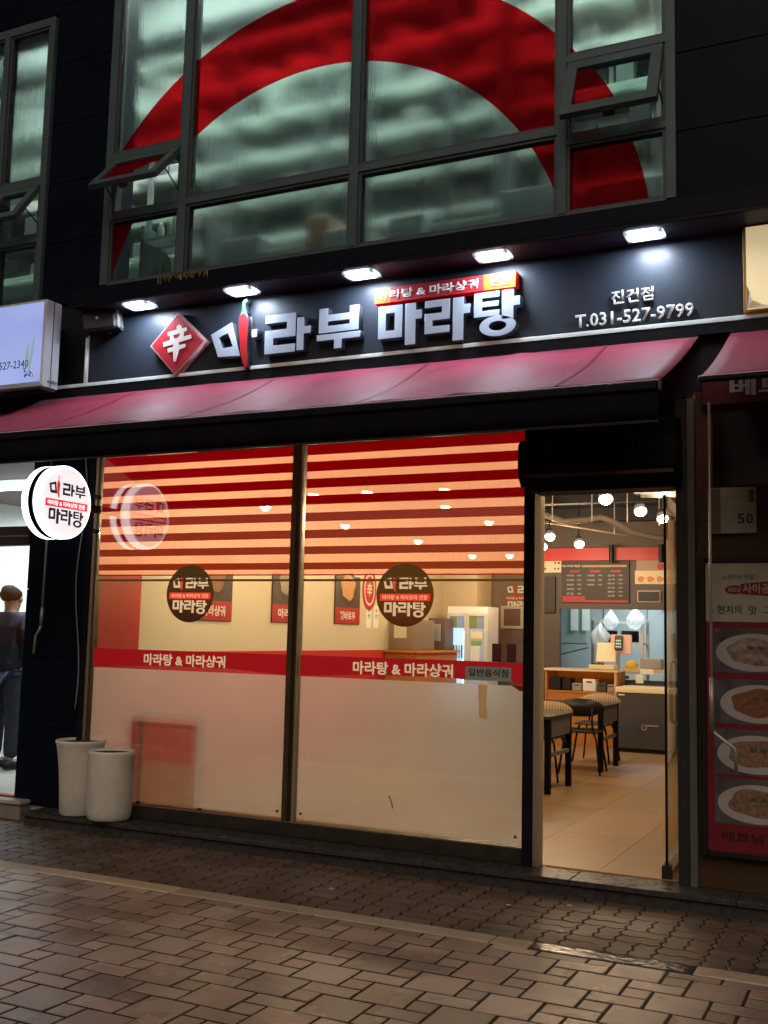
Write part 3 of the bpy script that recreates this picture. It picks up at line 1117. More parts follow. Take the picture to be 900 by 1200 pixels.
# beams and stored goods
for i, y in enumerate((1.05, 1.5, 2.0)):
    structure(obj('ceiling_beam', bx(-9.3, 1.4, y - .07, y + .07, 7.0 + .1 * (i % 2), 7.498), mat('beam_grey', (.22, .24, .23), .6)))
for z in (5.6, 6.2, 6.7):
    structure(obj('wall_rail', bx(-9.3, 1.4, 2.4, 2.49, z, z + .12), MATS['beam_grey']))
def stored(name, x0, x1, y0, y1, z0, z1, m, lab, cat, grp):
    o = obj(name, bx(x0, x1, y0, y1, z0, z1, bev=.01), m)
    label(o, lab, cat, grp)
shelf = thing('storage_shelf', 'dark shelf loaded with jars inside the lower left upstairs pane', 'shelf', (-5.3, .55, 4.0))
for z in (4.38, 4.72):
    obj('board', bx(-5.66, -5.0, .36, .70, z, z + .02), UPDARK, shelf)
for x in (-5.65, -5.01):
    obj('upright', bx(x - .015, x + .015, .36, .70, 4.0, 4.86), UPDARK, shelf)
rs = random.Random(3)
for z, n, hh in ((4.40, 8, .2), (4.74, 6, .22), (4.02, 7, .22)):
    for k in range(n):
        x = -5.60 + k * (.56 / (n - 1))
        h = hh * rs.uniform(.7, 1.1)
        bm = B()
        lathe(bm, [(.027, 0), (.03, h * .1), (.03, h * .75), (.018, h * .85), (.018, h)], x, .5 + rs.uniform(-.06, .06), 10)
        bmesh.ops.translate(bm, verts=bm.verts, vec=(0, 0, z))
        o = obj('jar', bm, JAR, None, True)
        label(o, '%s jar from the left on the %s row inside the lower left upstairs pane' % (ORD[k], {4.40: 'middle', 4.74: 'upper', 4.02: 'lower'}[z]), 'jar', 'jars on the upstairs shelf')
i = 0
for x0, x1, z1, m, dpt in ((-4.86, -4.5, 4.62, UPDARK, .16), (-4.5, -4.15, 4.5, UPDARK, .2), (-4.12, -3.92, 4.74, UPMID, .22), (-3.9, -3.52, 4.56, UPDARK, .14),
                   (-3.38, -3.1, 4.6, UPDARK, .2), (-3.08, -2.5, 4.52, UPDARK, .22), (-2.48, -2.0, 4.64, UPDARK, .16), (-1.86, -1.3, 4.6, UPDARK, .2)):
    stored('storage_carton', x0, x1, .37 + (i % 3) * .05, .37 + dpt + .3, 4.002, z1, m, ORD[i] + ' carton from the left, a blurred shape behind the lower upstairs panes', 'carton', 'cartons behind the upstairs panes')
    i += 1
# racks of stored goods, blurred by the glass
rack = thing('storage_rack', 'grey rack of blurred stored goods filling the room behind the upstairs panes', 'rack', (-3.6, 1.4, 4.0))
for z in (4.9, 5.28, 5.66, 6.04, 6.42, 6.8):
    obj('board', bx(-9.2, 1.2, 1.12, 1.55, z, z + .035), UPWALL, rack)
for x in (-8.2, -7.1, -6.2, -5.3, -4.38, -3.2, -2.75, -1.5, -.4):
    obj('upright', bx(x - .022, x + .022, 1.10, 1.14, 4.0, 7.2), UPDARK, rack)
UPT = [mat('goods_tone%d' % i, c, .5) for i, c in enumerate([(.56, .60, .57), (.44, .48, .47), (.34, .37, .37), (.20, .23, .23), (.48, .45, .40), (.62, .66, .64)])]
rs = random.Random(8)
gm = B()
tones = []
for z in (4.935, 5.315, 5.695, 6.075, 6.455, 6.835):
    x = -9.15
    while x < 1.1:
        w = rs.uniform(.05, .30)
        h = rs.uniform(.08, .32)
        nf = len(gm.faces)
        y0 = 1.14 + rs.uniform(0, .10)
        box(gm, x, x + w - .012, y0, 1.5, z + .001, z + h, bev=.008 if rs.random() < .5 else 0)
        tones += [rs.choice((0, 0, 1, 1, 2, 3, 4, 5))] * (len(gm.faces) - nf)
        x += w + (rs.uniform(.02, .2) if rs.random() < .35 else .01)
me = bpy.data.meshes.new('stored_goods')
bmesh.ops.recalc_face_normals(gm, faces=gm.faces)
gm.to_mesh(me)
gm.free()
for m_ in UPT:
    me.materials.append(m_)
for p, i_ in zip(me.polygons, tones):
    p.material_index = i_
stuff(link_mesh('stored_goods', me, None, rack))
structure(obj('upper_column', bx(-3.95, -3.8, .8, .95, 4.0, 7.5), UPDARK))
structure(obj('upper_column', bx(-2.7, -2.6, .9, 1.05, 4.0, 7.5), UPDARK))

# ================================================================== SIGN BAND
sg = thing('fascia_sign', 'long dark fascia sign board with raised white and blue letters under the canopy', 'sign', (-3.3, 0, 3.42))
obj('board', bx(-5.81, -.795, -.022, .003, 3.432, 3.964), BOARD, sg)
obj('board_edge', bx(-5.825, -5.81, -.028, .003, 3.41, 3.9), WHITEP, sg)
obj('bottom_trim', bx(-6.2, -.35, -.055, .003, 3.405, 3.430, bev=.003), mat('pale_trim', (0.72, 0.76, 0.76), .35, var=.1), sg)
obj('gutter', bx(-6.2, -.35, -.05, .003, 3.335, 3.403), BLACKM, sg)
FY = -.085       # front of the raised letters
EX = .06
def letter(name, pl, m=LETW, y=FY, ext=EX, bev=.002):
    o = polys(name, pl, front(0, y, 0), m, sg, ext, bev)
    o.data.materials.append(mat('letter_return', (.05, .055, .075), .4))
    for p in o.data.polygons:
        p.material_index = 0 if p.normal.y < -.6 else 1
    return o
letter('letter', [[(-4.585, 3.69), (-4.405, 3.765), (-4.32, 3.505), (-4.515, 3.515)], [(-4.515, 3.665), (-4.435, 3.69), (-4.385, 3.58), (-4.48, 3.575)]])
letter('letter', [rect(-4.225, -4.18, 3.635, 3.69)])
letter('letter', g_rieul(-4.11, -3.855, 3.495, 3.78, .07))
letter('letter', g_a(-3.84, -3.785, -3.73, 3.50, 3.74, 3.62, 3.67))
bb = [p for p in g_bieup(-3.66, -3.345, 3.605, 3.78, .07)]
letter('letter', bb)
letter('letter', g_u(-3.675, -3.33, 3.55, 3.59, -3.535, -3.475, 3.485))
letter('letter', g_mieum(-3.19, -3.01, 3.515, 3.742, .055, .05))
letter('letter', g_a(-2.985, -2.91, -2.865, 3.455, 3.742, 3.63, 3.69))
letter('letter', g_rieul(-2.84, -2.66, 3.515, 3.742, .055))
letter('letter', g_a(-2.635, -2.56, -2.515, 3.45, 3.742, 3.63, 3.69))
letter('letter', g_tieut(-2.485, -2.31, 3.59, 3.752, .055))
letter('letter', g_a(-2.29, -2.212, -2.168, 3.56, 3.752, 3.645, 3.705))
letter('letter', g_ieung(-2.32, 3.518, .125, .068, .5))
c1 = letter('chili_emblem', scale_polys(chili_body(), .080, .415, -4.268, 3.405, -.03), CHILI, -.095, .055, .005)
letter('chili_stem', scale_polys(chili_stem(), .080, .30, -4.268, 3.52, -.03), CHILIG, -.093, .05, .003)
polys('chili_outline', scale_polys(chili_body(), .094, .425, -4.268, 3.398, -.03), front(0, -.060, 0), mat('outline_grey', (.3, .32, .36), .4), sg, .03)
# diamond emblem
polys('emblem_backing', [[(-4.905, 3.895), (-4.64, 3.65), (-4.905, 3.412), (-5.15, 3.66)]], front(0, -.080, 0), mat('emblem_edge', (0.55, 0.35, 0.35), .4), sg, .056, .003)
polys('emblem', [[(-4.905, 3.88), (-4.657, 3.65), (-4.905, 3.428), (-5.133, 3.66)]], front(0, -.088, 0), mat('emblem_red', (0.50, 0.03, 0.05), .35), sg, .006)
def brush(pts, w):
    """one brush stroke as an outline with swelling width"""
    P = [Vector((x, y)) for x, y in pts]
    L, R = [], []
    n = len(P)
    for i, p in enumerate(P):
        t = (P[min(i + 1, n - 1)] - P[max(i - 1, 0)]).normalized()
        q = Vector((-t.y, t.x)) * (w[i] / 2)
        L.append(p + q)
        R.append(p - q)
    return [(v.x, v.y) for v in L + R[::-1]]
cx0, cz0 = -4.90, 3.66
strokes = [([(.005, .135), (.02, .115), (.03, .09)], [.02, .035, .02]),
           ([(-.085, .075), (0, .085), (.09, .098)], [.022, .026, .018]),
           ([(-.05, .065), (-.045, .04), (-.03, .02)], [.016, .026, .018]),
           ([(.055, .078), (.045, .045), (.02, .022)], [.02, .026, .016]),
           ([(-.12, -.005), (-.02, .012), (.135, .035)], [.026, .028, .02]),
           ([(-.075, -.055), (0, -.045), (.085, -.03)], [.022, .026, .016]),
           ([(.0, .012), (.002, -.06), (-.005, -.145)], [.03, .036, .012])]
for k, (pts, w) in enumerate(strokes):
    polys('emblem_stroke', [brush([(cx0 + x, cz0 + y) for x, y in pts], [q * 1.45 for q in w])], front(0, -.0900 - .0013 * k, 0), mat('emblem_white', (0.78, 0.76, 0.74), .4), sg, .002 + .001 * k)
# small ribbon board above the right word
obj('ribbon_board', bx(-3.225, -2.195, -.085, -.024, 3.765, 3.875, bev=.003), mat('ribbon_red', (0.55, 0.03, 0.045), .4), sg)
for a, b in ((-3.223, -3.10), (-2.42, -2.197)):
    obj('ribbon_end', bx(a, b, -.0875, -.0855, 3.767, 3.873), mat('ribbon_orange', (0.62, 0.16, 0.02), .4), sg)
text('ribbon_lettering', '마라탕 & 마라샹궈', .74, .066, front(-2.83, -.0885, 3.821), WHITEP, sg, bold=.03, ext=.003)
text('ribbon_lettering', '전문', .14, .066, front(-2.31, -.090, 3.821), mat('ribbon_pale', (0.8, 0.7, 0.45), .4), sg, bold=.03, ext=.003)
text('branch_lettering', '진건점', .262, .085, front(-1.45, -.045, 3.632), WHITEP, sg, bold=.006, ext=.012)
text('phone_lettering', 'T.031-527-9799', .735, .083, front(-1.445, -.045, 3.503), WHITEP, sg, bold=.006, ext=.012)

# floodlights in the soffit
FL = [(-5.19, 'first recessed floodlight from the left, above the speaker'), (-4.26, 'second recessed floodlight, above the chili emblem'), (-3.28, 'middle recessed floodlight, above the start of the red ribbon board'),
      (-2.32, 'fourth recessed floodlight, above the end of the red ribbon board'), (-1.34, 'last recessed floodlight, above the phone number')]
for x, lab in FL:
    t = thing('floodlight', 'square white ' + lab, 'floodlight', (x, -.185, 3.966), group='floodlights in the canopy soffit')
    bm = B()
    for a in ((-.115, .115, -.075, -.055), (-.115, .115, .055, .075), (-.115, -.085, -.055, .055), (.085, .115, -.055, .055)):
        box(bm, x + a[0], x + a[1], -.185 + a[2], -.185 + a[3], 3.945, 3.967)
    obj('bezel', bm, mat('bezel_grey', (.30, .33, .36), .5), t)
    obj('lens', bx(x - .086, x + .086, -.241, -.129, 3.944, 3.965), LEDW, t)
    l = bpy.data.lights.new('flood_beam', 'AREA')
    l.shape = 'RECTANGLE'
    l.size = .17
    l.size_y = .11
    l.energy = 10.0
    l.color = (0.74, 0.87, 1.0)
    o = bpy.data.objects.new('flood_beam', l)
    COL.objects.link(o)
    o.parent = t
    o.location = (0, 0, -.024)

# speaker and its pipe at the left end
t = thing('speaker', 'small black wall speaker with silver grille at the left end of the sign', 'speaker', (-5.6, -.06, 3.9))
M = Matrix.Translation((-5.60, -.12, 3.89)) @ Matrix.Rotation(math.radians(24), 4, 'Z') @ Matrix.Rotation(math.radians(-8), 4, 'Y')
bm = B()
box(bm, -.15, .125, -.085, .085, -.085, .085, bev=.02, M=M)
obj('cabinet', bm, mat('speaker_black', (0.018, 0.017, 0.018), .45), t)
bm = B()
box(bm, .125, .150, -.078, .078, -.078, .078, bev=.012, M=M)
obj('grille', bm, mat('speaker_grille', (0.42, 0.42, 0.44), .5, metal=.3, bump=.8, bscale=300), t)
bm = B()
lathe(bm, [(.012, 0), (.012, .006)], 0, 0, 10)
for v in bm.verts:
    v.co = M @ Vector((v.co.x - .02, -.085 - v.co.z, v.co.y + .01))
obj('badge', bm, STEEL, t)
bm = B()
box(bm, -5.64, -5.58, -.06, .0, 3.86, 3.93)
obj('bracket', bm, BLACKM, t)
bm = B()
tube(bm, [(-5.815, -.045, 3.80), (-5.815, -.045, 3.43)], .014, 8)
label(obj('conduit', bm, WHITEP, None, True), 'thin white conduit dropping from the black speaker to the sign trim', 'pipe')

# ================================================================== AWNINGS
def awning(lab, xl, xr, cat_rest, name='awning', val=True):
    a = thing(name, lab, 'awning', ((xl + xr) / 2, -.03, 3.34))
    bm = B()
    y0, z0, y1, z1 = -.035, 3.335, -1.225, 2.79
    n = max(8, int((xr - xl) / .08))
    rows = 10
    V = []
    for i in range(n + 1):
        x = xl + (xr - xl) * i / n
        col_ = []
        for j in range(rows + 1):
            t = j / rows
            s = (x * 0.97 + .3) % 1.18
            seam = .006 * math.exp(-((s - .55) / .03) ** 2)
            fold = .008 * math.sin(x * 5.3 + t * 2.2) * math.sin(PI * t) + .005 * math.sin(x * 13 + 4 * t) * t
            col_.append((x, y0 + (y1 - y0) * t, z0 + (z1 - z0) * t - .028 * math.sin(PI * t) + fold + seam))
        V.append(col_)
    top = [[bm.verts.new(p) for p in c] for c in V]
    bot = [[bm.verts.new((p[0], p[1], p[2] - .006)) for p in c] for c in V]
    for i in range(n):
        for j in range(rows):
            bm.faces.new((top[i][j], top[i + 1][j], top[i + 1][j + 1], top[i][j + 1]))
            bm.faces.new((bot[i][j], bot[i][j + 1], bot[i + 1][j + 1], bot[i + 1][j]))
    for i in (0, n):
        for j in range(rows):
            bm.faces.new((top[i][j], top[i][j + 1], bot[i][j + 1], bot[i][j]))
    for j in (0, rows):
        for i in range(n):
            bm.faces.new((top[i][j], top[i + 1][j], bot[i + 1][j], bot[i][j]))
    obj('canopy_fabric', bm, FABRIC, a, True)
    xs_ = xl + 1.0
    while xs_ < xr - .3:
        bm = B()
        vs2 = []
        for j in range(rows + 1):
            t_ = j / rows
            i_ = min(n, max(0, round((xs_ - xl) / (xr - xl) * n)))
            zz = V[i_][j][2] + .0025
            vs2.append((bm.verts.new((V[i_][j][0] - .011, V[i_][j][1], zz)), bm.verts.new((V[i_][j][0] + .011, V[i_][j][1], zz + .001))))
        for j in range(rows):
            bm.faces.new((vs2[j][0], vs2[j][1], vs2[j + 1][1], vs2[j + 1][0]))
        obj('seam', bm, mat('seam_tape', (0.26, 0.02, 0.05), .45), a)
        xs_ += 1.22
    obj('front_bar', bx(xl, xr, -1.262, -1.222, 2.735 if val else 2.757, 2.785, bev=.008), BLACKM, a)
    obj('bar_cap', bx(xr, xr + .014, -1.266, -1.218, 2.732 if val else 2.754, 2.789, bev=.004), ALUD, a)
    obj('piping', bx(xl, xr, -1.236, -1.222, 2.787, 2.793), mat('piping_white', (0.6, 0.58, 0.62), .5), a)
    if val:
        bm = B()
        m = max(10, int((xr - xl) / .1))
        vt = []
        for i in range(m + 1):
            x = xl + (xr - xl) * i / m
            vt.append([bm.verts.new((x, -1.245 + .004 * math.sin(x * 9) * k, 2.736 - .155 * k)) for k in (0, .5, 1)] + [bm.verts.new((x, -1.239 + .004 * math.sin(x * 9) * k, 2.736 - .155 * k)) for k in (1, .5, 0)])
        for i in range(m):
            for k in range(5):
                bm.faces.new((vt[i][k], vt[i + 1][k], vt[i + 1][k + 1], vt[i][k + 1]))
        obj('valance', bm, VALANCE, a, True)
        obj('valance_hem', bx(xl, xr, -1.2515, -1.2355, 2.574, 2.585), BLACKP, a)
    obj('wall_bar', bx(xl, xr, -.06, -.004, 3.30, 3.333), BLACKM, a)
    for x in (xl + .5, xr - .25):
        bm = B()
        tube(bm, [(x, -.05, 3.02), (x + .02, -.62, 2.80), (x, -1.23, 2.765)], .014, 8)
        obj('folding_arm', bm, BLACKM, a)
    return a
awning('wide pink red awning with black valance sloping out over the shop window', -6.25, -1.05, None)
awning('pink red awning over the neighbouring dark shop on the right', -.86, 2.4, None, val=False)
# the left neighbour's awning, retracted and slightly lower
a = thing('awning', 'small rolled red awning under the lilac light box on the left', 'awning', (-7.3, -.2, 3.2))
bm = B()
for k in range(1):
    box(bm, -8.9, -6.30, -.40, -.06, 3.22, 3.235, M=Matrix.Translation((0, 0, 0)))
for v in bm.verts:
    v.co.z -= (-.06 - v.co.y) * .33
obj('canopy_fabric', bm, mat('awning_red', (0.45, 0.02, 0.04), .5), a)
obj('front_bar', bx(-8.9, -6.30, -.43, -.395, 3.02, 3.115), BLACKM, a)

# ================================================================== LIGHT BOX SIGNS
t = thing('lightbox_sign', 'lilac blue lit box sign with a phone number at the upper left', 'sign', (-7.2, -.3, 3.34))
obj('mount', bx(-8.8, -6.1, -.224, .003, 3.45, 3.9), BLACKM, t)
obj('case', bx(-8.9, -5.93, -.395, -.225, 3.345, 4.035, bev=.004), mat('lightbox_case', (0.55, 0.57, 0.58), .4, var=.05), t)
obj('face', bx(-8.88, -5.955, -.400, -.396, 3.38, 4.015), LILAC, t)
obj('seam', bx(-5.9295, -5.926, -.315, -.309, 3.35, 4.03), BLACKP, t)
obj('latch', bx(-5.929, -5.918, -.34, -.25, 3.385, 3.40), STEEL, t)
obj('under_edge', bx(-8.9, -5.95, -.394, -.23, 3.325, 3.344), mat('grime', (0.05, 0.045, 0.03), .7, var=.5, vscale=20), t)
text('lettering', '031-527-2340', .455, .062, front(-6.305, -.4025, 3.533), LETDARK, t)
bm = B()
rs = random.Random(2)
def leafpoly(bm, x, z, h, w, lean):
    n = 8
    L, R = [], []
    for i in range(n + 1):
        q = i / n
        ww = w * math.sin(PI * min(1, q * .9 + .1)) ** .8
        L.append(bm.verts.new((x + lean * q - ww, -.4022, z + h * q)))
        R.append(bm.verts.new((x + lean * q + ww, -.4022, z + h * q)))
    for i in range(n):
        bm.faces.new((L[i], R[i], R[i + 1], L[i + 1]))
leafpoly(bm, -6.10, 3.50, .21, .018, .01)
leafpoly(bm, -6.07, 3.47, .31, .016, .045)
obj('printed_leaf', bm, emis('leaf_print', (0.20, 0.30, 0.34), .55, base=(.2, .25, .25)), t)
bm = B()
for k in range(26):
    x = -6.08 + rs.gauss(0, .022)
    z = 3.425 + abs(rs.gauss(0, .03))
    bmesh.ops.create_circle(bm, cap_ends=True, radius=rs.uniform(.004, .009), segments=5, matrix=Matrix.Translation((x, -.4026 - k * .00005, z)) @ Matrix.Rotation(PI / 2, 4, 'X'))
obj('printed_flowers', bm, mat('flower_print', (0.12, 0.13, 0.16), .6), t)

t = thing('box_sign', 'cream yellow box sign with a peeling corner at the upper right', 'sign', (.3, 0, 3.42))
obj('case', bx(-.785, 2.2, -.075, -.0025, 3.435, 3.962, bev=.004), mat('cream_case', (0.42, 0.27, 0.07), .45, var=.2), t)
obj('face', bx(-.765, 2.2, -.081, -.0755, 3.45, 3.955), emis('cream_face_glow', (0.62, 0.50, 0.27), .5, base=(.6, .52, .36)), t)
bm = B()
pts = [(-.762, 3.455), (-.60, 3.452), (-.68, 3.475), (-.73, 3.50), (-.752, 3.55)]
vs_ = [bm.verts.new((x, -.083 - .012 * (i % 2), z)) for i, (x, z) in enumerate(pts)]
bm.faces.new(vs_)
obj('peeled_corner', bm, mat('peeled_vinyl', (0.55, 0.5, 0.48), .5), t)
bm = B()
vs_ = [bm.verts.new((x, -.0825, z)) for x, z in ((-.764, 3.451), (-.735, 3.49), (-.75, 3.56), (-.764, 3.60))]
bm.faces.new(vs_)
obj('exposed_panel', bm, STAIN, t)

# round blade sign: two thick lit discs on a bracket
DY, DZ, DR = -.48, 2.41, .272
t = thing('blade_sign', 'round white double disc light box with the shop logo jutting from the pillar', 'sign', (-5.6200, DY, DZ))
def disc_drum(x0, x1, r, bev=.012, seg=56):
    bm = B()
    prof = [(r - bev, x0), (r, x0 + bev), (r, x1 - bev), (r - bev, x1)]
    rings = []
    for rr, x in prof:
        rings.append([bm.verts.new((x, DY + rr * math.cos(2 * PI * k / seg), DZ + rr * math.sin(2 * PI * k / seg))) for k in range(seg)])
    for a_, b_ in zip(rings, rings[1:]):
        for k in range(seg):
            bm.faces.new((a_[k], a_[(k + 1) % seg], b_[(k + 1) % seg], b_[k]))
    bm.faces.new(rings[0][::-1])
    bm.faces.new(rings[-1])
    return bm
obj('rim', disc_drum(-5.6150, -5.5350, DR), LBOXRIM, t)
obj('rim', disc_drum(-5.7250, -5.6550, DR), LBOXRIM, t)
obj('back_plate', disc_drum(-5.6175, -5.6151, DR - .002, .001), mat('plate_black', (.012, .013, .016), .6), t)
obj('back_plate', disc_drum(-5.6549, -5.6525, DR - .002, .001), MATS['plate_black'], t)
obj('core', disc_drum(-5.6524, -5.6176, DR - .07, .004), mat('lightbox_core', (0.012, 0.014, 0.018), .7), t)
fc = obj('face', disc_drum(-5.5380, -5.5330, DR - .022, .001), LBOX, t)
FE = east(-5.5322, DY, DZ)
allp = []
for L in logo_letters():
    allp += sc(L, .245)
def lit_print(name, c, e):
    return emis(name, c, e, base=c)
polys('lettering', allp, FE, mat('print_charcoal', (0.03, 0.02, 0.03), .5), fc)
polys('chili_print', sc(scale_polys(chili_body(), .15, .50, -.365, .08, -.03), .245) + sc(scale_polys(chili_stem(), .15, .50, -.365, .08, -.03), .245), east(-5.5316, DY, DZ), lit_print('chili_glow', (0.75, 0.02, 0.02), .55), fc)
polys('ribbon', [sc([rect(-.90, .90, -.19, .04)], .245)[0]], FE, lit_print('ribbon_glow', (0.7, 0.03, 0.06), .6), fc)
text('ribbon_lettering', '마라탕 & 마라샹궈 전문', 1.62 * .245, .15 * .245, east(-5.5316, DY, DZ - .075 * .245), lit_print('ribbon_text_glow', (0.9, 0.85, 0.85), .9), fc, bold=.03)
obj('bracket', bx(-5.6450, -5.6250, DY + DR - .04, .01, DZ - .03, DZ + .03), BLACKM, t)
for z in (DZ - .17, DZ + .10):
    bm = B()
    lathe(bm, [(.018, 0), (.018, .05)], 0, 0, 12)
    for v in bm.verts:
        v.co = Vector((-5.6350 + v.co.x, -.005 - v.co.z, z + v.co.y))
    obj('bolt', bm, BLACKP, t)

# ================================================================== SHOP FRONT
def cut_decal(x, z, r, s):
    F = front(x, .0088, z)
    allp = []
    for L in logo_letters():
        allp += sc(L, s)
    body = sc(scale_polys(chili_body(), .125, .46, -.365, .11, -.02), s)
    rib = sc([rect(-.90, .90, -.19, .04)], s)
    dc = polys('round_decal', [disc_pts(0, 0, r, 56)] + allp + body + rib, F, DECALK, sf)
    F2 = front(x, .0092, z)
    polys('lettering', allp, F2, PRINTLIT, dc)
    polys('chili_print', body, F2, REDLIT, dc)
    polys('chili_stem_print', sc(scale_polys(chili_stem(), .125, .40, -.375, .17, -.02), s), front(x, .0084, z), REDPRINT, dc)
    tm = text_mesh('마라탕 & 마라샹궈 전문', 1.62 * s, .15 * s, Matrix.Translation((0, -.075 * s, 0)), .015)
    cut_sheet('ribbon', rib, tm, F2, REDLIT, dc)
    text('ribbon_lettering', '마라탕 & 마라샹궈 전문', 1.62 * s, .15 * s, front(x, .0100, z - .075 * s), PRINTLIT, dc, bold=.015)

sf = thing('shop_window', 'wide two pane shop window with red stripe film, red band and frosted lower half', 'shop window', (-3.9, 0, .1))
bm = B()
box(bm, -5.72, -5.675, -.03, .05, .102, 2.95)
obj('side_post', bm, BLACKM, sf)
obj('chrome_strip', bx(-5.673, -5.648, -.02, .03, .102, 2.9), STEEL, sf)
obj('side_post', bx(-5.647, -5.63, -.012, .05, .102, 2.9), BRONZE, sf)
obj('bottom_rail', bx(-5.63, -2.145, -.02, .05, .102, .205, bev=.004), DSTEEL, sf)
obj('bottom_bead', bx(-5.63, -2.145, -.026, -.021, .196, .206), STEEL, sf)
obj('top_rail', bx(-5.63, -1.16, -.02, .05, 2.835, 2.95), BLACKM, sf)
obj('mullion', bx(-3.872, -3.832, -.03, .05, .206, 2.834), BRONZE, sf)
obj('mullion_strip', bx(-3.80, -3.788, -.022, .04, .206, 2.834), STEEL, sf)
obj('mullion_gasket', bx(-3.831, -3.801, .012, .04, .206, 2.834), BRONZE, sf)
obj('corner_post', bx(-2.143, -2.075, -.035, .06, .102, 2.834), BLACKM, sf)
obj('chrome_post', bx(-2.074, -2.035, -.03, .055, .102, 2.40), STEEL, sf)
PN = [(-5.628, -3.874), (-3.786, -2.145)]
stripes = [(2.75, 2.822), (2.632, 2.702), (2.513, 2.58), (2.395, 2.46), (2.275, 2.338), (2.155, 2.215), (2.043, 2.098), (1.935, 1.984)]
for i, (a, b) in enumerate(PN):
    obj('glass_pane', bx(a, b, 0, .008, .207, 2.834), GLASS, sf)
    for p, q in stripes:
        obj('film_stripe', bx(a + .008, b - .004, .0095, .0105, p, q), FILMRED, sf)
    obj('film_stripe', bx(a + .008, b - .004, .0095, .0105, 1.893, 1.903), FILMRED, sf)
    obj('film_edge_line', bx(a + .008, b - .004, .0095, .0105, 1.852, 1.868), mat('grey_line', (0.12, 0.11, 0.10), .5), sf)
    obj('milky_film', bx(a + .008, b - .004, .0112, .0118, 1.905, 2.822), FILMGAP, sf)
    cxm = (-4.775, -3.0)[i]
    outl = [[(a + .004, 1.193), (b - .004, 1.193), (b - .004, 1.337), (a + .004, 1.337)]]
    if i:
        outl.append([(-2.545, 1.216), (-2.235, 1.216), (-2.235, 1.302), (-2.545, 1.302)])
    tm = text_mesh('마라탕 & 마라샹궈', .735, .088, Matrix.Translation((cxm, 1.267, 0)), .03)
    bd = cut_sheet('red_band', outl, tm, front(0, .0095, 0), BANDRED, sf)
    text('lettering', '마라탕 & 마라샹궈', .735, .088, front(cxm, .0100, 1.267), PRINTLIT, bd, bold=.03)
    obj('frosted_film', bx(a + .012, b - .010, .0095, .0105, .222, 1.191), FROST, sf)
    for x, z in ((a + .05, .262), (b - .05, .262)):
        bm = B()
        lathe(bm, [(.011, 0), (.008, .008)], 0, 0, 10)
        for v in bm.verts:
            v.co = Vector((x + v.co.x, -.001 - v.co.z, z + v.co.y))
        obj('screw_cap', bm, BRONZE, sf)
    dx = (-4.745, -2.99)[i]
    cut_decal(dx, 1.76, .212, .205)
# small stickers by the door
st = obj('silver_sticker', bx(-2.546, -2.234, .0086, .0092, 1.215, 1.303), STICKLIT, sf)
text('lettering', '일반음식점', .27, .050, front(-2.39, .0082, 1.265), LETDARK, st, bold=.02)
for x0, z0 in ((-2.365, 1.338), (-2.265, 1.338)):
    s_ = obj('card_sticker', bx(x0, x0 + .062, .0086, .0092, z0, z0 + .115), BLUECARD, sf)
    obj('card_stripe', bx(x0 + .004, x0 + .058, .0080, .0085, z0 + .085, z0 + .10), mat('card_blue', (.05, .12, .3), .5), s_)
bm = B()
vs_ = [bm.verts.new(p) for p in ((-2.46, .0125, 1.195), (-2.395, .0125, 1.195), (-2.402, .0125, 1.07), (-2.39, .0125, .975), (-2.45, .0125, .982), (-2.452, .0125, 1.08))]
bm.faces.new(vs_)
obj('tape_strip', bm, TAPE, sf)
bm = B()
tube(bm, [(-3.07, -.001, .44), (-3.05, -.001, .40), (-3.04, -.001, .36)], .0035, 5)
obj('scratch', bm, BRONZE, sf)
bm = B()
vs_ = [bm.verts.new(p) for p in ((-2.24, .0078, 1.195), (-2.148, .0078, 1.195), (-2.148, .0078, 1.165), (-2.175, .0078, 1.158), (-2.21, .0078, 1.18))]
bm.faces.new(vs_)
obj('torn_corner', bm, BANDRED, sf)

# roller shutter housing over the door
t = thing('shutter_box', 'black roller shutter housing above the open doorway', 'shutter box', (-1.64, -.12, 2.36))
prof = [(-.02, 2.95), (-.20, 2.95), (-.245, 2.90), (-.25, 2.50), (-.235, 2.45), (-.19, 2.405), (-.02, 2.405)]
prof = [(-.02, 2.72), (-.20, 2.72), (-.245, 2.69), (-.255, 2.64), (-.255, 2.53), (-.235, 2.48), (-.19, 2.43), (-.02, 2.43)]
bm = B()
a = [bm.verts.new((-2.115, y, z)) for y, z in prof]
b = [bm.verts.new((-1.155, y, z)) for y, z in prof]
n = len(prof)
for k in range(n):
    bm.faces.new((a[k], a[(k + 1) % n], b[(k + 1) % n], b[k]))
bm.faces.new(a)
bm.faces.new(b[::-1])
obj('housing', bm, BLACKM, t)
obj('edge_strip', bx(-2.07, -1.165, -.262, -.248, 2.475, 2.497), mat('edge_brown', (0.14, 0.11, 0.09), .4), t)
obj('lintel', bx(-2.06, -1.17, -.16, .05, 2.402, 2.429), BLACKM, t)
obj('guide_edge', bx(-2.06, -1.19, -.165, -.15, 2.393, 2.401), mat('guide_edge', (0.2, 0.18, 0.16), .4, metal=.4), t)
obj('upper_infill', bx(-2.07, -1.16, -.03, .05, 2.725, 2.834), BLACKM, t)

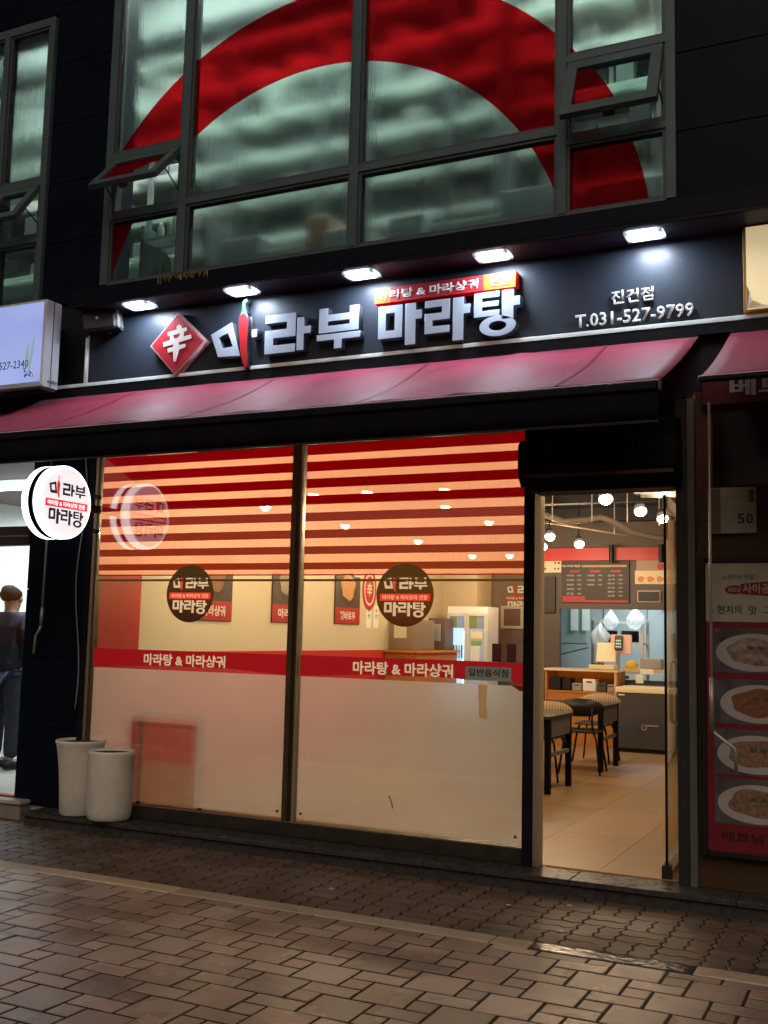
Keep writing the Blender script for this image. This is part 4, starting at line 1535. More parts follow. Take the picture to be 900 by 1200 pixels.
# right jamb and open glass door
dj = thing('door_jamb', 'dark door jamb with a grey post between the doorway and the brown shop wall', 'door frame', (-1.15, 0, .1))
obj('jamb', bx(-1.195, -1.125, -.03, .12, .102, 2.95), mat('jamb_dark', (0.05, 0.052, 0.055), .35, metal=.3), dj)
obj('grey_post', bx(-1.123, -1.083, -.05, .05, .102, 2.95), POSTG, dj)
dr = thing('glass_door', 'frameless glass door standing open into the shop', 'door', (-1.285, .09, .1), 0)
dl = Vector((-.055, .79, 0))
def along(s):
    return Vector((-1.285, .09, 0)) + dl * s
def door_box(s0, s1, z0, z1, th):
    p, q = along(s0), along(s1)
    t_ = (q - p).normalized()
    nn = Vector((-t_.y, t_.x, 0)) * th / 2
    bm = B()
    vs2 = [bm.verts.new((c.x, c.y, z)) for z in (z0, z1) for c in (p - nn, q - nn, q + nn, p + nn)]
    for f in ((0, 1, 2, 3), (7, 6, 5, 4), (0, 4, 5, 1), (1, 5, 6, 2), (2, 6, 7, 3), (3, 7, 4, 0)):
        bm.faces.new([vs2[k] for k in f])
    return bm
obj('leaf_edge', door_box(0, .02, .112, 2.388, .014), BLACKM, dr)
obj('glass', door_box(.031, .97, .20, 2.31, .01), DOORGLASS, dr)
obj('bottom_rail', door_box(.031, .97, .118, .199, .036), STEEL, dr)
obj('top_rail', door_box(.031, .97, 2.311, 2.384, .036), STEEL, dr)
obj('leaf_edge', door_box(.97, 1.0, .112, 2.388, .034), BLACKM, dr)
obj('pivot', door_box(-.02, .05, .102, .175, .055), DSTEEL, dr)
bm = B()
p = along(.88)
tube(bm, [p + Vector((.02, 0, .95)), p + Vector((.06, 0, .97)), p + Vector((.06, 0, 1.35)), p + Vector((.02, 0, 1.37))], .012, 8)
obj('handle', bm, STEEL, dr)
obj('notice', door_box(.05, .14, 2.12, 2.22, .012), mat('door_notice', (.5, .12, .08), .5), dr)

# hanging rods and cable on the pillar
t = thing('awning_crank', 'white crank rod hanging on the black pillar by the round sign', 'crank', (-6.12, -.06, 1.35))
bm = B()
tube(bm, [(-6.10, -.06, 2.85), (-6.11, -.06, 1.60)], .009, 8)
obj('rod', bm, RODM, t, True)
bm = B()
tube(bm, [(-6.11, -.06, 1.64), (-6.112, -.06, 1.50)], .014, 8)
obj('grip', bm, RODM, t, True)
bm = B()
tube(bm, [(-6.112, -.06, 1.50), (-6.125, -.065, 1.46), (-6.15, -.07, 1.42), (-6.16, -.07, 1.28)], .010, 8)
obj('handle', bm, RODM, t, True)
t = thing('awning_crank', 'long pale crank rod with a bent handle hanging before the menu poster', 'crank', (-.955, -.3, .76))
bm = B()
tube(bm, [(-.955, -.30, 2.86), (-.957, -.30, 1.02)], .008, 8)
obj('rod', bm, RODM, t, True)
bm = B()
tube(bm, [(-.957, -.30, 1.30), (-.957, -.30, 1.00)], .013, 8)
obj('grip', bm, RODM, t, True)
bm = B()
tube(bm, [(-.957, -.30, 1.01), (-.93, -.30, .985), (-.84, -.30, .92), (-.832, -.30, .90), (-.832, -.30, .775)], .010, 8)
obj('handle', bm, RODM, t, True)
bm = B()
pts = []
for k in range(26):
    q = k / 25
    pts.append((-5.80 + .035 * math.sin(q * 9) + .03 * q, -.012 - .01 * math.sin(q * 5) ** 2, 2.86 - 2.0 * q))
tube(bm, pts, .005, 6)
label(obj('hanging_cable', bm, CABLE, None, True), 'thin grey cable hanging loosely down the black pillar beside the window', 'cable')

# scraps of litter on the bricks
rs = random.Random(21)
for k, (x, y, wh) in enumerate(((-2.02, -.62, 'right of the kerb joint'), (-1.62, -.98, 'before the doorway'), (-1.72, -.45, 'close to the doorway step'), (-3.05, -.80, 'below the middle of the window'), (-.95, -1.75, 'by the lower right corner'))):
    bm = B()
    pts_ = [bm.verts.new((x + .022 * rs.uniform(.6, 1.1) * math.cos(a_), y + .014 * rs.uniform(.6, 1.1) * math.sin(a_), .0045 + rs.uniform(0, .004))) for a_ in [2 * PI * q / 7 for q in range(7)]]
    c_ = bm.verts.new((x, y, .012))
    for q in range(7):
        bm.faces.new((pts_[q], pts_[(q + 1) % 7], c_))
    label(obj('litter_scrap', bm, mat('litter_pale', (.55, .5, .42), .7)), 'tiny pale scrap of litter on the paving ' + wh, 'litter', 'scraps of litter on the paving')

# planters on the ledge
def planter(x, y, prof, lab, ribs=0):
    t = thing('planter', lab, 'planter', (x, y, .1), group='empty planters beside the window')
    bm = B()
    seg = 64 if ribs else 40
    lathe(bm, prof, x, y, seg, cap=False)
    if ribs:
        for v in bm.verts:
            d = Vector((v.co.x - x, v.co.y - y))
            if .125 < v.co.z - 0 < .58 and d.length > .13:
                k = round(math.atan2(d.y, d.x) / (2 * PI / seg))
                d *= 1 + (.022 if k % 2 else -.012)
                v.co.x, v.co.y = x + d.x, y + d.y
    o = obj('pot', bm, CERAM, t, True)
    bm = B()
    ztop = max(p[1] for p in prof)
    lathe(bm, [(.001, ztop - .014), (prof[-3][0] - .010, ztop - .018)], x, y, 24, cap=False)
    obj('soil', bm, SOIL, t)
    bm = B()
    rb = prof[0][0]
    lathe(bm, [(.001, .1012), (rb + .03, .1012), (rb + .062, .122), (rb + .054, .128), (rb + .015, .108), (.001, .108)], x, y, 36, cap=False)
    obj('saucer', bm, CERAM, t, True)
planter(-5.585, -.125, [(.001, .109), (.125, .109), (.132, .118), (.140, .30), (.158, .50), (.176, .615), (.183, .632), (.186, .645), (.180, .653), (.170, .650), (.160, .60), (.150, .5)],
        'taller plain white planter with flared rim, left of the pair by the window')
planter(-5.255, -.165, [(.001, .109), (.140, .109), (.154, .125), (.160, .17), (.162, .45), (.163, .575), (.166, .592), (.160, .600), (.150, .596), (.146, .56), (.146, .45)],
        'shorter ribbed white planter, right of the pair by the window', ribs=1)

# ================================================================== RIGHT NEIGHBOUR
rw = obj('brown_wall', bx(-1.08, 3.0, -.0, .35, .0, 2.99), BROWNWALL)
label(rw, 'dark brown shop wall with the menu poster, right of the doorway', 'wall')
obj('skirting', bx(-1.08, 3.0, -.02, -.001, .102, .20), mat('skirting_brown', (0.07, 0.04, 0.02), .5), rw)
for x0, x1, z0, z1 in ((-.98, -.64, 2.42, 2.86), (-.64, .4, 2.06, 2.86)):
    obj('window_panel', bx(x0, x1, -.012, -.001, z0, z1), mat('dark_window_panel', (0.02, 0.012, 0.008), .15), rw)
t = thing('fascia_sign', 'dark red fascia with pale letters under the right awning', 'sign', (0, -.05, 2.89))
obj('board', bx(-1.03, 2.6, -.07, -.013, 2.895, 3.09, bev=.003), REDFASCIA, t)
text('lettering', '베트남 쌀국수', 1.05, .105, front(-.345, -.0715, 2.99), mat('fascia_letter', (0.5, 0.46, 0.40), .5), t, bold=.035)
t = thing('number_plate', 'pale square plate reading 50 on the brown wall', 'plaque', (-.87, -.02, 2.13))
obj('plate', bx(-1.005, -.735, -.040, -.013, 2.13, 2.40, bev=.002), PLAQUE, t)
for ch_, x_ in (('5', -.820), ('0', -.773)):
    text('digit', ch_, .040, .060, front(x_, -.0412, 2.215), mat('plaque_ink', (0.03, 0.035, 0.04), .5), t, bold=.012)
obj('rule', bx(-.95, -.77, -.0412, -.0402, 2.343, 2.345), mat('plaque_rule', (0.12, 0.12, 0.09), .5), t)
obj('dark_strip', bx(-1.0, -.935, -.0412, -.0402, 2.135, 2.395), mat('plaque_dark', (0.20, 0.19, 0.14), .5), t)  # darker strip down the left side of the plate
obj('tape', bx(-.775, -.745, -.0422, -.0402, 2.31, 2.385), GREYTAPE, t)

t = thing('menu_poster', 'framed red menu poster with four dish pictures on the brown wall', 'poster', (-.55, -.03, .27))
X0, X1 = -1.058, -.08
fb = B()
for q in ((X0, X0 + .032, .285, 1.992), (X1 - .032, X1, .285, 1.992), (X0 + .032, X1 - .032, .285, .317), (X0 + .032, X1 - .032, 1.96, 1.992)):
    box(fb, q[0], q[1], -.055, -.002, q[2], q[3], bev=.004)
obj('picture_frame', fb, BLACKP, t)
obj('backing', bx(X0 + .032, X1 - .032, -.038, -.013, .317, 1.96), POSTERR, t)
obj('white_header', bx(X0 + .033, X1 - .033, -.0395, -.0385, 1.615, 1.957), POSTERW, t)
text('lettering', '노량진의 전설 !', .19, .030, front(-.835, -.0408, 1.875), mat('poster_ink', (0.05, 0.045, 0.04), .5), t, bold=.01)
lr = polys('logo_outline', [disc_pts(-.862, 1.800, .055, 24, .026), ], front(0, -.0408, 0), POSTERR, t)
polys('logo_outline', [[(-.825, 1.775), (-.76, 1.77), (-.665, 1.765), (-.655, 1.85), (-.72, 1.845), (-.83, 1.835)]], front(0, -.0409, 0), POSTERR, t)
text('logo_lettering', '베트남', .072, .028, front(-.862, -.0418, 1.800), mat('poster_pale', (0.5, 0.44, 0.40), .5), t, bold=.02)
text('logo_lettering', '사이공', .150, .058, front(-.742, -.0418, 1.808), MATS['poster_pale'], t, bold=.03)
text('lettering', '현지의', .135, .050, front(-.893, -.0408, 1.685), MATS['poster_ink'], t, bold=.012)
text('lettering', '맛', .045, .052, front(-.763, -.0408, 1.683), MATS['poster_ink'], t, bold=.012)
text('lettering', '그대로', .135, .048, front(-.640, -.0408, 1.686), MATS['poster_ink'], t, bold=.012)
DISH = [(1.45, FOODWHITE, 'L'), (1.16, FOODRED, 'R'), (.875, FOODNOOD, 'L'), (.60, FOODNOOD, 'L')]
for k, (z, m_, sd) in enumerate(DISH):
    ph = obj('dish_photo', bx(-.985, X1 - .05, -.0398, -.0386, z - .128, z + .128), POSTERD, t)
    xc = -.755 + (.0 if k != 1 else .02)
    polys('plate_print', [disc_pts(xc, z - .01, .215, 40, .108)], front(0, -.0408, 0), PLATE, ph)
    polys('food_print', [[(xc + .155 * (1 + .07 * math.sin(5 * a_ + k)) * math.cos(a_), z - .005 + .078 * (1 + .08 * math.sin(4 * a_ + 2 * k)) * math.sin(a_)) for a_ in [2 * PI * q / 36 for q in range(36)]]], front(0, -.0416, 0), m_, ph)
    polys('garnish_print', [[(xc + dx_ + .02 * (1 + .4 * math.sin(3 * a_ + k)) * math.cos(a_), z + .015 + .012 * (1 + .3 * math.sin(4 * a_)) * math.sin(a_)) for a_ in [2 * PI * q / 14 for q in range(14)]] for dx_ in (-.02, .035)], front(0, -.0424, 0), mat('garnish', (0.09, 0.10, 0.05), .6), ph)
text('lettering', '베트남 쌀국수', .5, .055, front(-.70, -.0408, .405), mat('poster_dark_red', (0.05, 0.01, 0.012), .5), t, bold=.03)

# ================================================================== LEFT NEIGHBOUR
for nm, a, m_ in (('neighbour_floor', (-9.4, -6.05, .02, 6.0, .05, .146), GREYFL), ('neighbour_wall', (-9.5, -9.4, .02, 6.0, .05, 3.0), SHOPW), ('neighbour_wall', (-9.5, -6.0, 6.0, 6.1, .05, 3.0), SHOPW),
                  ('neighbour_wall', (-6.07, -6.0, .36, 6.0, .05, 3.0), SHOPW), ('neighbour_ceiling', (-9.4, -6.07, .04, 6.0, 2.90, 3.0), mat('lilac_ceiling', (0.34, 0.30, 0.34), .6))):
    structure(obj(nm, bx(*a), m_))
ls = thing('neighbour_shopfront', 'bright glass shop front at the left edge with a dark transom bar', 'shop front', (-7.4, .1, .1))
obj('transom', bx(-8.9, -6.347, -.01, .08, 2.145, 2.30), mat('transom_brown', (0.05, 0.035, 0.04), .4), ls)
obj('transom_strip', bx(-8.9, -6.347, -.018, -.011, 2.215, 2.225), STEEL, ls)
obj('glass_pane', bx(-8.9, -6.347, .02, .028, .15, 2.144), GLASS, ls)
obj('glass_pane', bx(-8.9, -6.347, .02, .028, 2.301, 2.99), GLASS, ls)
obj('sill', bx(-8.9, -6.347, -.01, .06, .1465, .16), mat('sill_red', (.25, .06, .05), .5), ls)
for x, y, wh in ((-7.6, 1.2, 'near the glass front'), (-8.2, 3.6, 'at the back')):
    t = thing('tube_light', 'bright white tube light ' + wh + ' of the left neighbour shop', 'ceiling light', (x, y, 2.9), group='tube lights in the left shop')
    obj('housing', bx(x - .9, x + .9, y - .05, y + .05, 2.85, 2.90), WHITEP, t)
    bm = B()
    tube(bm, [(x - .88, y, 2.83), (x + .88, y, 2.83)], .025, 8)
    obj('tube', bm, SHOPTUBE, t)
    l = bpy.data.lights.new('tube_output', 'AREA')
    l.shape = 'RECTANGLE'
    l.size = 1.7
    l.size_y = .1
    l.energy = 130
    l.color = (.88, .96, 1.0)
    o = bpy.data.objects.new('tube_output', l)
    COL.objects.link(o)
    o.parent = t
    o.location = (0, 0, -.10)
t = thing('display_shelf', 'white shelf of small goods deep inside the left neighbour shop', 'shelf', (-8.6, 4.9, .146))
for z in (.5, .95, 1.4, 1.8):
    obj('board', bx(-9.35, -7.6, 4.6, 5.0, z, z + .03), WHITEP, t)
obj('upright', bx(-9.38, -9.35, 4.6, 5.0, .147, 2.1), WHITEP, t)
obj('upright', bx(-7.6, -7.57, 4.6, 5.0, .147, 2.1), WHITEP, t)
rs = random.Random(6)
for z, rown in ((.98, 'lower'), (1.43, 'middle'), (1.83, 'top')):
    for k in range(6):
        x = -9.2 + k * .27
        bm = B()
        w, h = rs.uniform(.05, .09), rs.uniform(.12, .26)
        if rs.random() < .5:
            box(bm, x - w, x + w, 4.68, 4.86, z, z + h, bev=.008)
        else:
            lathe(bm, [(w * .8, z), (w, z + .02), (w, z + h * .7), (w * .5, z + h)], x, 4.76, 12)
        label(obj('shelf_item', bm, mat('shelf_goods%d' % rs.randrange(4), rs.choice([(.3, .4, .35), (.5, .5, .5), (.2, .25, .35), (.5, .35, .3)]), .5)), ORD[k] + ' packed item from the left on the ' + rown + ' board of the white shelf', 'packet', 'items on the left shop shelf')

def skinned(name, verts, edges, radii, m, parent, sub=2, mats=None):
    me = bpy.data.meshes.new(name)
    me.from_pydata(verts, edges, [])
    o = bpy.data.objects.new(name, me)
    COL.objects.link(o)
    md = o.modifiers.new('skin', 'SKIN')
    for i, r in enumerate(radii):
        sv = me.skin_vertices[0].data[i]
        sv.radius = (r, r) if not isinstance(r, tuple) else r
        sv.use_root = (i == 0)
    sb = o.modifiers.new('sub', 'SUBSURF')
    sb.levels = sub
    sb.render_levels = sub
    bpy.context.view_layer.update()
    me2 = bpy.data.meshes.new_from_object(o.evaluated_get(bpy.context.evaluated_depsgraph_get()))
    bpy.data.objects.remove(o)
    for p in me2.polygons:
        p.use_smooth = True
    me2.materials.clear()
    return link_mesh(name, me2, m, parent)

# a customer seen from behind in the left shop
px_, py_ = -7.70, 1.2
t = thing('person', 'person in dark navy jacket and trousers seen from behind in the left shop', 'person', (px_, py_, .146))
def P(l):
    return [(px_ + x, py_ + y, .146 + z) for x, y, z in l]
bv = [(0, 0, .95), (0, 0, 1.15), (0, .01, 1.36), (0, .0, 1.46), (0, .015, 1.50), (0, .025, 1.60), (0, .025, 1.675),
      (.17, 0, 1.40), (.235, .03, 1.12), (.235, .13, .88), (.235, .16, .80), (-.17, 0, 1.40), (-.235, .03, 1.12), (-.235, .13, .88), (-.235, .16, .80),
      (.10, 0, .88), (.11, .01, .48), (.11, -.03, .08), (.11, .10, .03), (-.10, 0, .88), (-.11, .02, .48), (-.11, -.0, .08), (-.11, .13, .03)]
be = [(0, 1), (1, 2), (2, 3), (3, 4), (4, 5), (5, 6), (2, 7), (7, 8), (8, 9), (9, 10), (2, 11), (11, 12), (12, 13), (13, 14), (0, 15), (15, 16), (16, 17), (17, 18), (0, 19), (19, 20), (20, 21), (21, 22)]
br = [.12, .115, .13, .065, .068, .096, .09, .055, .042, .03, .026, .055, .042, .03, .026, .08, .055, .04, .035, .08, .055, .04, .035]
# five fingers on each hand
for sx, wrist in ((1, 10), (-1, 14)):
    for k, (dy, dx, ln) in enumerate(((.03, .0, .07), (.012, .004, .085), (-.006, .004, .08), (-.022, .0, .062))):
        i0 = len(bv)
        w = bv[wrist]
        bv += [(w[0] + sx * dx, w[1] + dy, w[2] - .06), (w[0] - sx * .012, w[1] + dy + .01, w[2] - .06 - ln)]
        br += [.0105, .008]
        be += [(wrist, i0), (i0, i0 + 1)]
    i0 = len(bv)
    w = bv[wrist]
    bv += [(w[0] - sx * .02, w[1] + .045, w[2] - .03), (w[0] - sx * .03, w[1] + .06, w[2] - .075)]
    br += [.011, .009]
    be += [(wrist, i0), (i0, i0 + 1)]
skinned('body', P(bv), be, br, SKIN, t, 1)
jv = [(0, 0, .80), (0, 0, 1.05), (0, .0, 1.28), (0, .01, 1.47), (.165, 0, 1.40), (.245, .02, 1.12), (.25, .11, .90), (-.165, 0, 1.40), (-.245, .02, 1.12), (-.25, .11, .90)]
skinned('jacket', P(jv), [(0, 1), (1, 2), (2, 3), (2, 4), (4, 5), (5, 6), (2, 7), (7, 8), (8, 9)], [(.168, .125), (.185, .135), (.205, .145), (.085, .085), .095, .068, .055, .088, .068, .055], JACKET, t)
tv = [(0, 0, .92), (.10, 0, .84), (.115, .01, .48), (.115, -.01, .09), (-.10, 0, .84), (-.115, .02, .48), (-.115, .01, .09)]
skinned('trousers', P(tv), [(0, 1), (1, 2), (2, 3), (0, 4), (4, 5), (5, 6)], [(.16, .12), .115, .085, .07, .115, .085, .07], TROUS, t)
hv = [(0, -.02, 1.56), (0, -.012, 1.655), (0, .03, 1.71)]
hr = skinned('hair', P(hv), [(0, 1), (1, 2)], [.095, .122, .095], HAIR, t)
rs = random.Random(12)
for v in hr.data.vertices:
    v.co += Vector((rs.uniform(-.009, .009), rs.uniform(-.009, .009), rs.uniform(-.009, .009)))
for sx in (1, -1):
    bm = B()
    box(bm, px_ + sx * .115 - .05, px_ + sx * .115 + .05, py_ - .09, py_ + .19, .147, .235, bev=.03)
    obj('shoe', bm, SHOE, t, True)
    bm = B()
    lathe(bm, [(.012, -.03), (.02, 0), (.012, .03)], px_ + sx * .092, py_ + .035, 10)
    bmesh.ops.translate(bm, verts=bm.verts, vec=(0, 0, .146 + 1.60))
    obj('ear', bm, SKIN, t, True)
bm = B()
lathe(bm, [(.005, -.02), (.018, 0), (.006, .03)], px_, py_ + .125, 8)
bmesh.ops.translate(bm, verts=bm.verts, vec=(0, 0, .146 + 1.61))
obj('nose', bm, SKIN, t, True)
for sx in (1, -1):
    bm = B()
    bmesh.ops.create_uvsphere(bm, u_segments=8, v_segments=6, radius=.012, matrix=Matrix.Translation((px_ + sx * .032, py_ + .105, .146 + 1.645)))
    obj('eye', bm, PAPERW, t, True)
obj('mouth', bx(px_ - .025, px_ + .025, py_ + .10, py_ + .112, .146 + 1.565, .146 + 1.575), mat('lips', (.4, .15, .13), .5), t)

# ================================================================== INSIDE THE RESTAURANT
FLR = .1
fl = obj('floor', bx(-5.9, -.9, .03, 10.6, -.03, .092), GROUT)
structure(fl)
TX, TY = .59, 1.18
tme = None
for i in range(-6, 3):
    for j in range(-1, 6):
        x0 = -2.28 + i * TX
        y0 = 1.25 + j * TY
        if x0 < -5.9 or x0 > -1.0:
            continue
        xa, xb = max(x0, -5.74), min(x0 + TX, -.985)
        ya, yb = max(y0, .035), y0 + TY
        if xb - xa < .05:
            continue
        if tme is None or abs((xb - xa) - TX) > .01 or abs((yb - ya) - TY) > .01:
            bm = bx(xa + .002 - (xa + xb) / 2, (xb - xa) / 2 - .002, -(yb - ya) / 2 + .002, (yb - ya) / 2 - .002, -.0075, 0)
            me = bpy.data.meshes.new('floor_tile')
            bm.to_mesh(me)
            bm.free()
            me.materials.append(TILE)
            if abs((xb - xa) - TX) < .01 and abs((yb - ya) - TY) < .01:
                tme = me
        else:
            me = tme
        o = bpy.data.objects.new('floor_tile', me)
        COL.objects.link(o)
        o.parent = fl
        o.location = ((xa + xb) / 2, (ya + yb) / 2, FLR + random.uniform(-.0006, .0006))
lw = obj('wall', bx(-5.9, -5.755, .06, 7.9, .1, 3.2), PLASTER)
structure(lw)
obj('wainscot', bx(-5.754, -5.735, .68, 7.9, .102, 1.30), REDWALL, lw)
obj('red_end_panel', bx(-5.754, -5.730, .06, .678, .102, 3.15), REDWALL, lw)
structure(obj('wall', bx(-.975, -.9, .06, 7.9, .1, 3.2), PLASTER))
bw = obj('wall', (lambda bm: (box(bm, -5.754, -4.25, 7.9, 8.0, .1, 3.15), box(bm, -4.25, -.98, 7.9, 8.0, 1.90, 3.15), box(bm, -4.25, -.98, 7.9, 8.0, .1, .96), box(bm, -1.9, -.98, 7.9, 8.0, .96, 1.90), bm)[-1])(B()), BROWNW)
structure(bw)
obj('concrete_panel', bx(-5.2, -4.48, 7.885, 7.899, .1, 3.1), DGREYW, bw)
structure(obj('column', bx(-5.754, -5.25, 7.3, 7.885, .1, 3.15), PLASTER))
structure(obj('ceiling', bx(-5.9, -.9, .06, 10.6, 3.2, 3.3), CEILM))
for y in (1.5, 3.4, 5.3, 7.2):
    structure(obj('ceiling_beam', bx(-5.75, -.98, y - .08, y + .08, 3.02, 3.199), CEILM))
# kitchen behind the serving hatch
kt = obj('kitchen_wall', (lambda bm: (box(bm, -5.9, -.9, 10.5, 10.6, .1, 3.2), box(bm, -5.45, -5.35, 8.0, 10.5, .1, 3.2), box(bm, -1.0, -.9, 8.0, 10.5, .1, 3.2), box(bm, -5.9, -.9, 8.02, 10.5, 2.7, 2.75), bm)[-1])(B()), KITCH)
structure(kt)
for x in (-3.6, -4.3):
    obj('wall_seam', bx(x, x + .012, 10.492, 10.499, .1, 2.69), FREEZ, kt)
l = bpy.data.lights.new('kitchen_light', 'AREA')
l.size = 1.2
l.energy = 60
l.color = (.88, .97, 1.0)
o = bpy.data.objects.new('kitchen_light', l)
COL.objects.link(o)
o.location = (-3.4, 9.3, 2.64)
t = thing('tube_light', 'cool white panel light on the kitchen ceiling behind the hatch', 'ceiling light', (-3.4, 9.3, 2.7))
obj('panel', bx(-4.0, -2.8, 9.2, 9.4, 2.66, 2.70), emis('kitchen_panel_glow', (.85, 1, 1), 4), t)

# ---- hanging spot lamps
BULBS = [(-4.80, 1.89, 2.75, 0), (-4.24, 1.87, 2.75, 0), (-3.51, 1.91, 2.75, 0), (-5.15, 1.63, 2.62, 0), (-3.97, 3.04, 2.75, 0), (-5.20, 3.28, 2.62, 0), (-4.04, 4.46, 2.75, 0),
         (-5.0, 4.71, 2.58, 0), (-4.31, 5.94, 2.5, 0), (-4.9, 6.2, 2.52, 0), (-2.32, 2.70, 2.70, 1), (-2.30, 4.0, 2.74, 1), (-2.24, 4.8, 2.75, 1), (-3.77, 5.8, 2.68, 1), (-3.52, 6.2, 2.62, 1), (-4.11, 6.6, 2.63, 1), (-1.75, 1.3, 2.85, 0)]
LB = ['glowing spot lamp third along the stripes nearest the mullion', 'glowing spot lamp in the middle of the right pane stripes', 'glowing spot lamp high at the right end of the stripes', 'glowing spot lamp behind the left pane stripes',
      'glowing spot lamp just below the rightmost high lamp in the stripes', 'glowing spot lamp left of the round decal, above the third wall poster', 'glowing spot lamp at the far right of the stripes', 'glowing spot lamp straight above the right round decal',
      'glowing spot lamp low in the stripes above the drink fridge', 'small glowing spot lamp low in the stripes beside the lowest lamp', 'largest glaring bulb at the top of the doorway', 'glaring spot lamp tilted at the upper right of the doorway',
      'glaring spot lamp by the edge of the open glass door', 'glaring spot lamp left in the doorway above the red fascia', 'glaring spot lamp in front of the red fascia above the menu board', 'lowest glaring spot lamp at the left edge of the doorway', 'small spot lamp just inside the doorway lintel']
for (x, y, z, big), lab in zip(BULBS, LB):
    t = thing('spot_lamp', lab, 'ceiling lamp', (x, y, z), group='spot lamps under the restaurant ceiling')
    bm = B()
    tube(bm, [(x, y + .03, 3.19), (x, y + .03, z + .10)], .009, 6)
    obj('stem', bm, BLACKP, t)
    r = .056 if big else .05
    bm = B()
    D = Vector((.25, -.55, -.8)).normalized() if big else Vector((0, -.15, -1)).normalized()
    Q = Matrix.Translation((x, y + .03, z + .09)) @ D.to_track_quat('Z', 'Y').to_matrix().to_4x4()
    lathe(bm, [(.03, -.03), (.045, 0), (r + .012, .10), (r + .010, .10), (.02, .01)], 0, 0, 16, cap=False)
    for v in bm.verts:
        v.co = Q @ v.co
    obj('head', bm, BLACKP, t, True)
    c = Q @ Vector((0, 0, .085))
    bm = B()
    bmesh.ops.create_uvsphere(bm, u_segments=16, v_segments=10, radius=r, matrix=Matrix.Translation(c))
    obj('bulb', bm, BULBW, t, True)
    l = bpy.data.lights.new('bulb_output', 'POINT')
    l.energy = 30
    l.shadow_soft_size = .05
    l.color = (1.0, .71, .43)
    o = bpy.data.objects.new('bulb_output', l)
    COL.objects.link(o)
    o.parent = t
    q = Q @ Vector((0, 0, .21))
    o.location = q - Vector((x, y, z))

# ---- ceiling services
t = thing('flexible_duct', 'grey ribbed hose sagging under the dark ceiling inside the doorway', 'duct', (-3.3, 5, 3))
bm = B()
pts = [(-3.95, 4.9, 3.15), (-3.75, 5, 3.0), (-3.60, 5, 2.88), (-3.35, 5, 2.79), (-3.1, 5, 2.80), (-2.95, 5.05, 2.83), (-2.86, 5.2, 2.80), (-2.72, 5.5, 2.70), (-2.5, 5.8, 2.66), (-2.2, 6.0, 2.68)]
tube(bm, pts, .035, 10)
obj('hose', bm, mat('duct_hose', (0.20, 0.17, 0.14), .5, bump=.8, bscale=70), t, True)
t = thing('lamp_track', 'thin black lamp track hung under the restaurant ceiling', 'lamp track', (-3.6, 5.9, 2.85))
bm = B()
tube(bm, [(-4.5, 5.2, 2.96), (-3.0, 6.6, 2.78)], .016, 6)
obj('rail', bm, mat('track_metal', (0.25, 0.2, 0.15), .4), t)
bm = B()
tube(bm, [(-2.6, 1.6, 3.05), (-1.9, 5.4, 3.05)], .016, 6)
obj('rail', bm, MATS['track_metal'], t)
t = thing('ceiling_unit', 'grey air conditioning unit up in the ceiling near the open door', 'air conditioner', (-2.0, 4.0, 3.0))
obj('body', bx(-2.35, -1.5, 3.5, 4.3, 2.93, 3.19, bev=.02), mat('unit_grey', (0.22, 0.24, 0.25), .5), t)
obj('grille', bx(-2.25, -1.6, 3.6, 4.2, 2.915, 2.929), mat('unit_grille', (0.1, 0.11, 0.12), .5), t)
t = thing('ceiling_wire', 'loose pale wires dangling from the dark ceiling inside the doorway', 'wire', (-2.7, 3.1, 3.0))
for dx in (0, .07, .1):
    bm = B()
    tube(bm, [(-2.75 + dx, 3.0, 3.16), (-2.74 + dx * 1.2, 3.02, 3.0), (-2.70 + dx * 1.6, 3.03, 2.88)], .006, 5)
    obj('strand', bm, CABLE, t)
for (x, y), od in zip(((-3.3, 4.4), (-3.0, 5.9), (-2.9, 4.5), (-2.55, 4.6), (-2.3, 5.0)), ORD):
    bm = B()
    tube(bm, [(x, y, 3.19), (x, y, 2.72)], .006, 5)
    label(obj('hanger_rod', bm, CABLE), od + ' thin hanger rod from the left under the dark ceiling', 'hanger rod', 'hanger rods under the ceiling')

# ---- back wall: red fascia, menu boards
t = thing('red_fascia', 'red fascia strip with black end lamps over the menu board', 'fascia', (-3.6, 7.8, 2.55))
obj('panel', bx(-4.6, -3.53, 7.80, 7.899, 2.56, 2.73), mat('fascia_red', (0.6, 0.03, 0.04), .4), t)
obj('panel', bx(-3.44, -2.87, 7.80, 7.899, 2.56, 2.73), MATS['fascia_red'], t)
obj('panel', bx(-2.78, -1.5, 7.80, 7.899, 2.56, 2.73), MATS['fascia_red'], t)
for x, wh in ((-3.485, 'left'), (-2.825, 'right')):
    bm = B()
    lathe(bm, [(.035, 2.52), (.035, 2.76)], x, 7.74, 14)
    label(obj('cylinder_lamp', bm, BLACKP), 'small black cylinder lamp at the ' + wh + ' gap of the red fascia panels', 'lamp', 'cylinder lamps by the red fascia')
t = thing('menu_board', 'dark menu board with rows of small pale print over the hatch', 'menu board', (-3.75, 7.87, 1.98))
obj('board', bx(-4.21, -3.28, 7.872, 7.897, 1.985, 2.555), MENUB, t)
obj('heading_bar', bx(-3.93, -3.31, 7.869, 7.8715, 2.47, 2.50), mat('heading_gold', (.5, .38, .1), .5), t)
obj('foot_bar', bx(-4.20, -3.29, 7.869, 7.8715, 1.99, 2.02), REDPRINT, t)
obj('foot_box', bx(-4.20, -3.88, 7.868, 7.8712, 2.02, 2.075), REDPRINT, t)
for x in (-4.03, -3.74, -3.46):
    obj('column_heading', bx(x - .07, x + .07, 7.869, 7.8715, 2.40, 2.43), REDPRINT, t)
rows = [('마라탕', .30, .032, front(-4.09, 7.868, 2.487), .03)]
